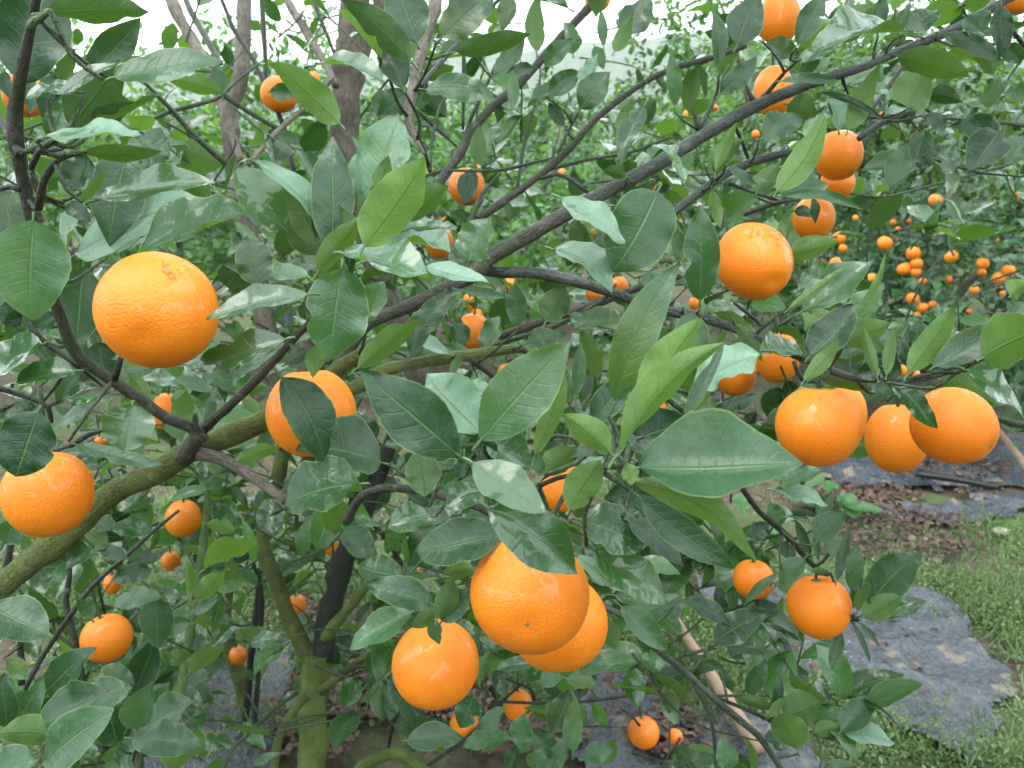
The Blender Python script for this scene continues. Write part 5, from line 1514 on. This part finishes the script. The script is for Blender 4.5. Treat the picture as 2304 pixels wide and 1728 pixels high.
# little twigs from the stalks of leaves to the nearest wood
tw_n = 0
g = np.random.default_rng(31)
for p, tree in LEAF_SPOTS:
    tgt, d = near_branch(p, tree, 0.06)
    if tgt is None or d < 0.004: continue
    qx, qy, qz = proj(0.5 * (p + tgt))
    if any(math.hypot(qx - ox, qy - oy) < orr + 4 and qz < oz for ox, oy, oz, orr in ORANGE_PX): continue
    m = 0.5 * (p + tgt) + g.normal(0, 0.05 * d + 0.001, 3) - np.array([0, 0, 0.08 * d])
    branch_part("twig", [(*p, 0.0011), (*m, 0.0014), (*tgt, 0.0018)], 'twig', ROOTS[tree], 6, 0.01, 0.08)
    tw_n += 1

# ------------------------------------------------------------------ crown of the second tree (and the thin leaves between)
TL_FILL = [leaf_geo(1.0, 0.21 + 0.024 * k, 9, 4, 0.15 + 0.14 * (k % 3), 0.07 - 0.05 * (k % 3), 0.03 * ((k % 2) * 2 - 1), 0.08, 0.25 * ((k % 3) - 1), 0.12 * k, 80 + k, 0.13, 0) for k in range(6)]


def fill_crown():
    g = np.random.default_rng(41)
    D = np.array([[int(c) for c in r] for r in DENSITY.split()], float)
    cells = [(r, c, D[r, c]) for r in range(9) for c in range(12)]
    P, X, UP, S, TN, TW = [], [], [], [], [], []
    OP = np.array(ORANGE_PX)
    for r, c, d in cells:
        n_sh = int(d * (0.66 if r < 3 else 0.95 if r < 5 or c > 5 else 1.35) + g.uniform(0, 1))
        for _ in range(n_sh):
            x = (c + g.uniform(0, 1)) * 192; y = (r + g.uniform(0, 1)) * 192
            z = 1.02 + 1.15 * g.uniform(0, 1) ** 0.8
            if x > 1500 and y > 700: z = g.uniform(1.0, 1.35)
            p = at(x, y, z)
            if p[2] < 0.12: continue
            dirv = nrm(g.normal(0, 1, 3) * [1, 0.7, 0.6] + [0, 0, 0.45])
            ln = g.uniform(0.08, 0.20)
            q = p + dirv * ln + [0, 0, -0.02]
            m = 0.5 * (p + q) + g.normal(0, 0.012, 3)
            TW.append([(*p, 0.0019), (*m, 0.0016), (*q, 0.0009)])
            k = int(ln / 0.019)
            for s in range(k):
                t = (s + 0.8) / k
                b = (1 - t) ** 2 * p + 2 * t * (1 - t) * m + t * t * q
                an = s * 2.4 + g.uniform(-0.4, 0.4)
                side = frame(dirv, [0.1, 0.2, 1.0])
                out = side[:, 1] * math.cos(an) + side[:, 2] * math.sin(an)
                ax = nrm(out * 0.9 + dirv * g.uniform(0.2, 0.9) + [0, 0, -0.25] + g.normal(0, 0.2, 3))
                P.append(b); X.append(ax); UP.append(np.array([0, -0.2, 1.0]) + dirv * 0.5 + g.normal(0, 0.42, 3))
                S.append(g.uniform(0.042, 0.085)); TN.append(np.clip(g.normal(0.45, 0.36), 0, 1))
    P, X, UP, S, TN = map(np.array, (P, X, UP, S, TN))
    C = P + X / np.linalg.norm(X, axis=1)[:, None] * S[:, None] * 0.5
    q = C - C_POS; zc = q @ C_FWD
    px = 1152 + FPX * (q @ C_RIGHT) / zc; py = 864 - FPX * (q @ C_UP) / zc
    keep = (zc > 0.9) & (C[:, 2] > 0.05)
    # fruit and stems seen in the photo stay in view
    for ox, oy, oz, orr in OP:
        hit = (np.hypot(px - ox, py - oy) < orr * 0.9 + 0.30 * S * FPX / zc) & (zc < oz + 0.05)
        keep &= ~(hit & (g.uniform(0, 1, len(P)) < 0.93))
    for sx, sy, sz, sr in STEM_PX:
        if sz < 1.1 or sr < 9: continue
        hit = (np.hypot(px - sx, py - sy) < sr + 45) & (zc < sz)
        keep &= ~(hit & (g.uniform(0, 1, len(P)) < 0.6))
    # a view of sky and hill stays open
    for ex, ey, rx_, ry_ in ((1290, 110, 150, 165), (1420, 40, 70, 70), (250, 55, 80, 65), (350, 30, 50, 30), (460, 40, 45, 40), (1760, 20, 60, 40), (1660, 1610, 75, 110), (1535, 1430, 55, 50), (1490, 1650, 130, 60), (2045, 605, 115, 95), (2225, 608, 85, 45)):
        keep &= ~(((px - ex) / rx_) ** 2 + ((py - ey) / ry_) ** 2 < 1)
    idx = np.where(keep)[0]
    F = frames_batch(X, UP)
    size = S / zc
    inview = (px > 0) & (px < 2304) & (py > 0) & (py < 1728)
    order = idx[np.argsort(-(size * inview)[idx])]
    big = order[:296]
    rest = order[296:]
    meshes = [mesh_np("leaf", V, [Q], M_LEAF_MID, uv, {'tone': np.full(len(V), 0.08 + 0.16 * k), 'wet': np.full(len(V), 0.6 * (k % 2))}) for k, (V, Q, uv) in enumerate(TL_FILL)]
    for i in big:
        o = bpy.data.objects.new("leaf", meshes[int(g.integers(0, 6))]); COL.objects.link(o); o.parent = ROOTS['S']
        M = Matrix([list(F[i][k]) for k in range(3)]).to_4x4()
        o.matrix_basis = Matrix.Translation(Vector(P[i] - sb)) @ M @ Matrix.Scale(float(S[i]), 4)
    v, f, u, t_ = scatter(TL_FILL, P[rest], F[rest], S[rest], g, TN[rest])
    me = mesh_np("foliage", v - sb, [f], M_LEAF_MID, u, {'tone': t_, 'wet': np.where((t_ * 7919) % 1 < 0.4, 0.8, 0.0)})
    o = add_obj("foliage", me, ROOTS['S'], sb); o['kind'] = 'stuff'
    A = Acc()
    for k, pts in enumerate(TW):
        V, fl, uv, _ = tube(pts, 5, 0.03, 0.04, 5000 + k, False)
        A.add(V, fl, uv)
    A.build("twigs", M_TWIG, ROOTS['S'], sb)['kind'] = 'stuff'
    return len(idx)


N_FILL = fill_crown()


def outer_shade_crown():
    """Unseen rest of the nearest tree, added to shade the leaves in view: above and beside what the photo shows."""
    g = np.random.default_rng(47)
    P, X, UP, S, TW = [], [], [], [], []
    for _ in range(420):
        k = g.uniform()
        if k < 0.62: x, y = g.uniform(-700, 2900), g.uniform(-1500, -90)
        elif k < 0.81: x, y = g.uniform(-900, -110), g.uniform(-400, 1700)
        else: x, y = g.uniform(2420, 3000), g.uniform(-400, 1000)
        z = g.uniform(0.55, 1.9) if k >= 0.62 else g.uniform(1.0, 2.3) if g.uniform() < 0.8 else g.uniform(0.6, 1.0)  # overhead shoots sit mostly above the middle distance to shade its leaves
        if k >= 0.62 and g.uniform() < 0.55: continue
        p = at(x, y, z)
        if p[2] > 2.35 or p[2] < 0.4: continue
        dv = nrm(g.normal(0, 1, 3) + [0, 0, 0.4]); ln = g.uniform(0.08, 0.2)
        q = p + dv * ln; m = (p + q) / 2 + g.normal(0, 0.012, 3)
        TW.append([(*p, 0.0022), (*m, 0.0017), (*q, 0.001)])
        for s in range(int(ln / 0.017)):
            t = (s + 0.8) / (ln / 0.017)
            b = (1 - t) ** 2 * p + 2 * t * (1 - t) * m + t * t * q
            P.append(b); X.append(nrm(g.normal(0, 1, 3) * 0.7 + dv * 0.5 + [0, 0, -0.2])); UP.append(np.array([0, 0, 1.0]) + dv * 0.4 + g.normal(0, 0.4, 3)); S.append(g.uniform(0.05, 0.09))
    P, X, UP, S = map(np.array, (P, X, UP, S))
    q = P - C_POS; zc = q @ C_FWD
    px = 1152 + FPX * (q @ C_RIGHT) / zc; py = 864 - FPX * (q @ C_UP) / zc
    mg = S * FPX / zc
    ok = (px < -mg) | (px > 2304 + mg) | (py < -mg * 0.8)
    P, X, UP, S = P[ok], X[ok], UP[ok], S[ok]
    v, f, u, t_ = scatter(TL_FILL, P, frames_batch(X, UP), S, g)
    o = add_obj("foliage", mesh_np("foliage", v - nb, [f], M_LEAF_MID, u, {'tone': t_, 'wet': np.zeros(len(v))}), ROOTS['N'], nb); o['kind'] = 'stuff'
    A = Acc()
    for k, pts in enumerate(TW):
        V, fl, uv, _ = tube(pts, 5, 0.03, 0.04, 7000 + k, False)
        A.add(V, fl, uv)
    A.build("twigs", M_TWIG, ROOTS['N'], nb)['kind'] = 'stuff'


outer_shade_crown()
print("hero leaves", N_HERO, "twigs", tw_n, "fill", N_FILL, "objects", len(bpy.data.objects))
print("tris", sum(len(o.data.polygons) * 2 for o in bpy.data.objects if o.type == 'MESH'))
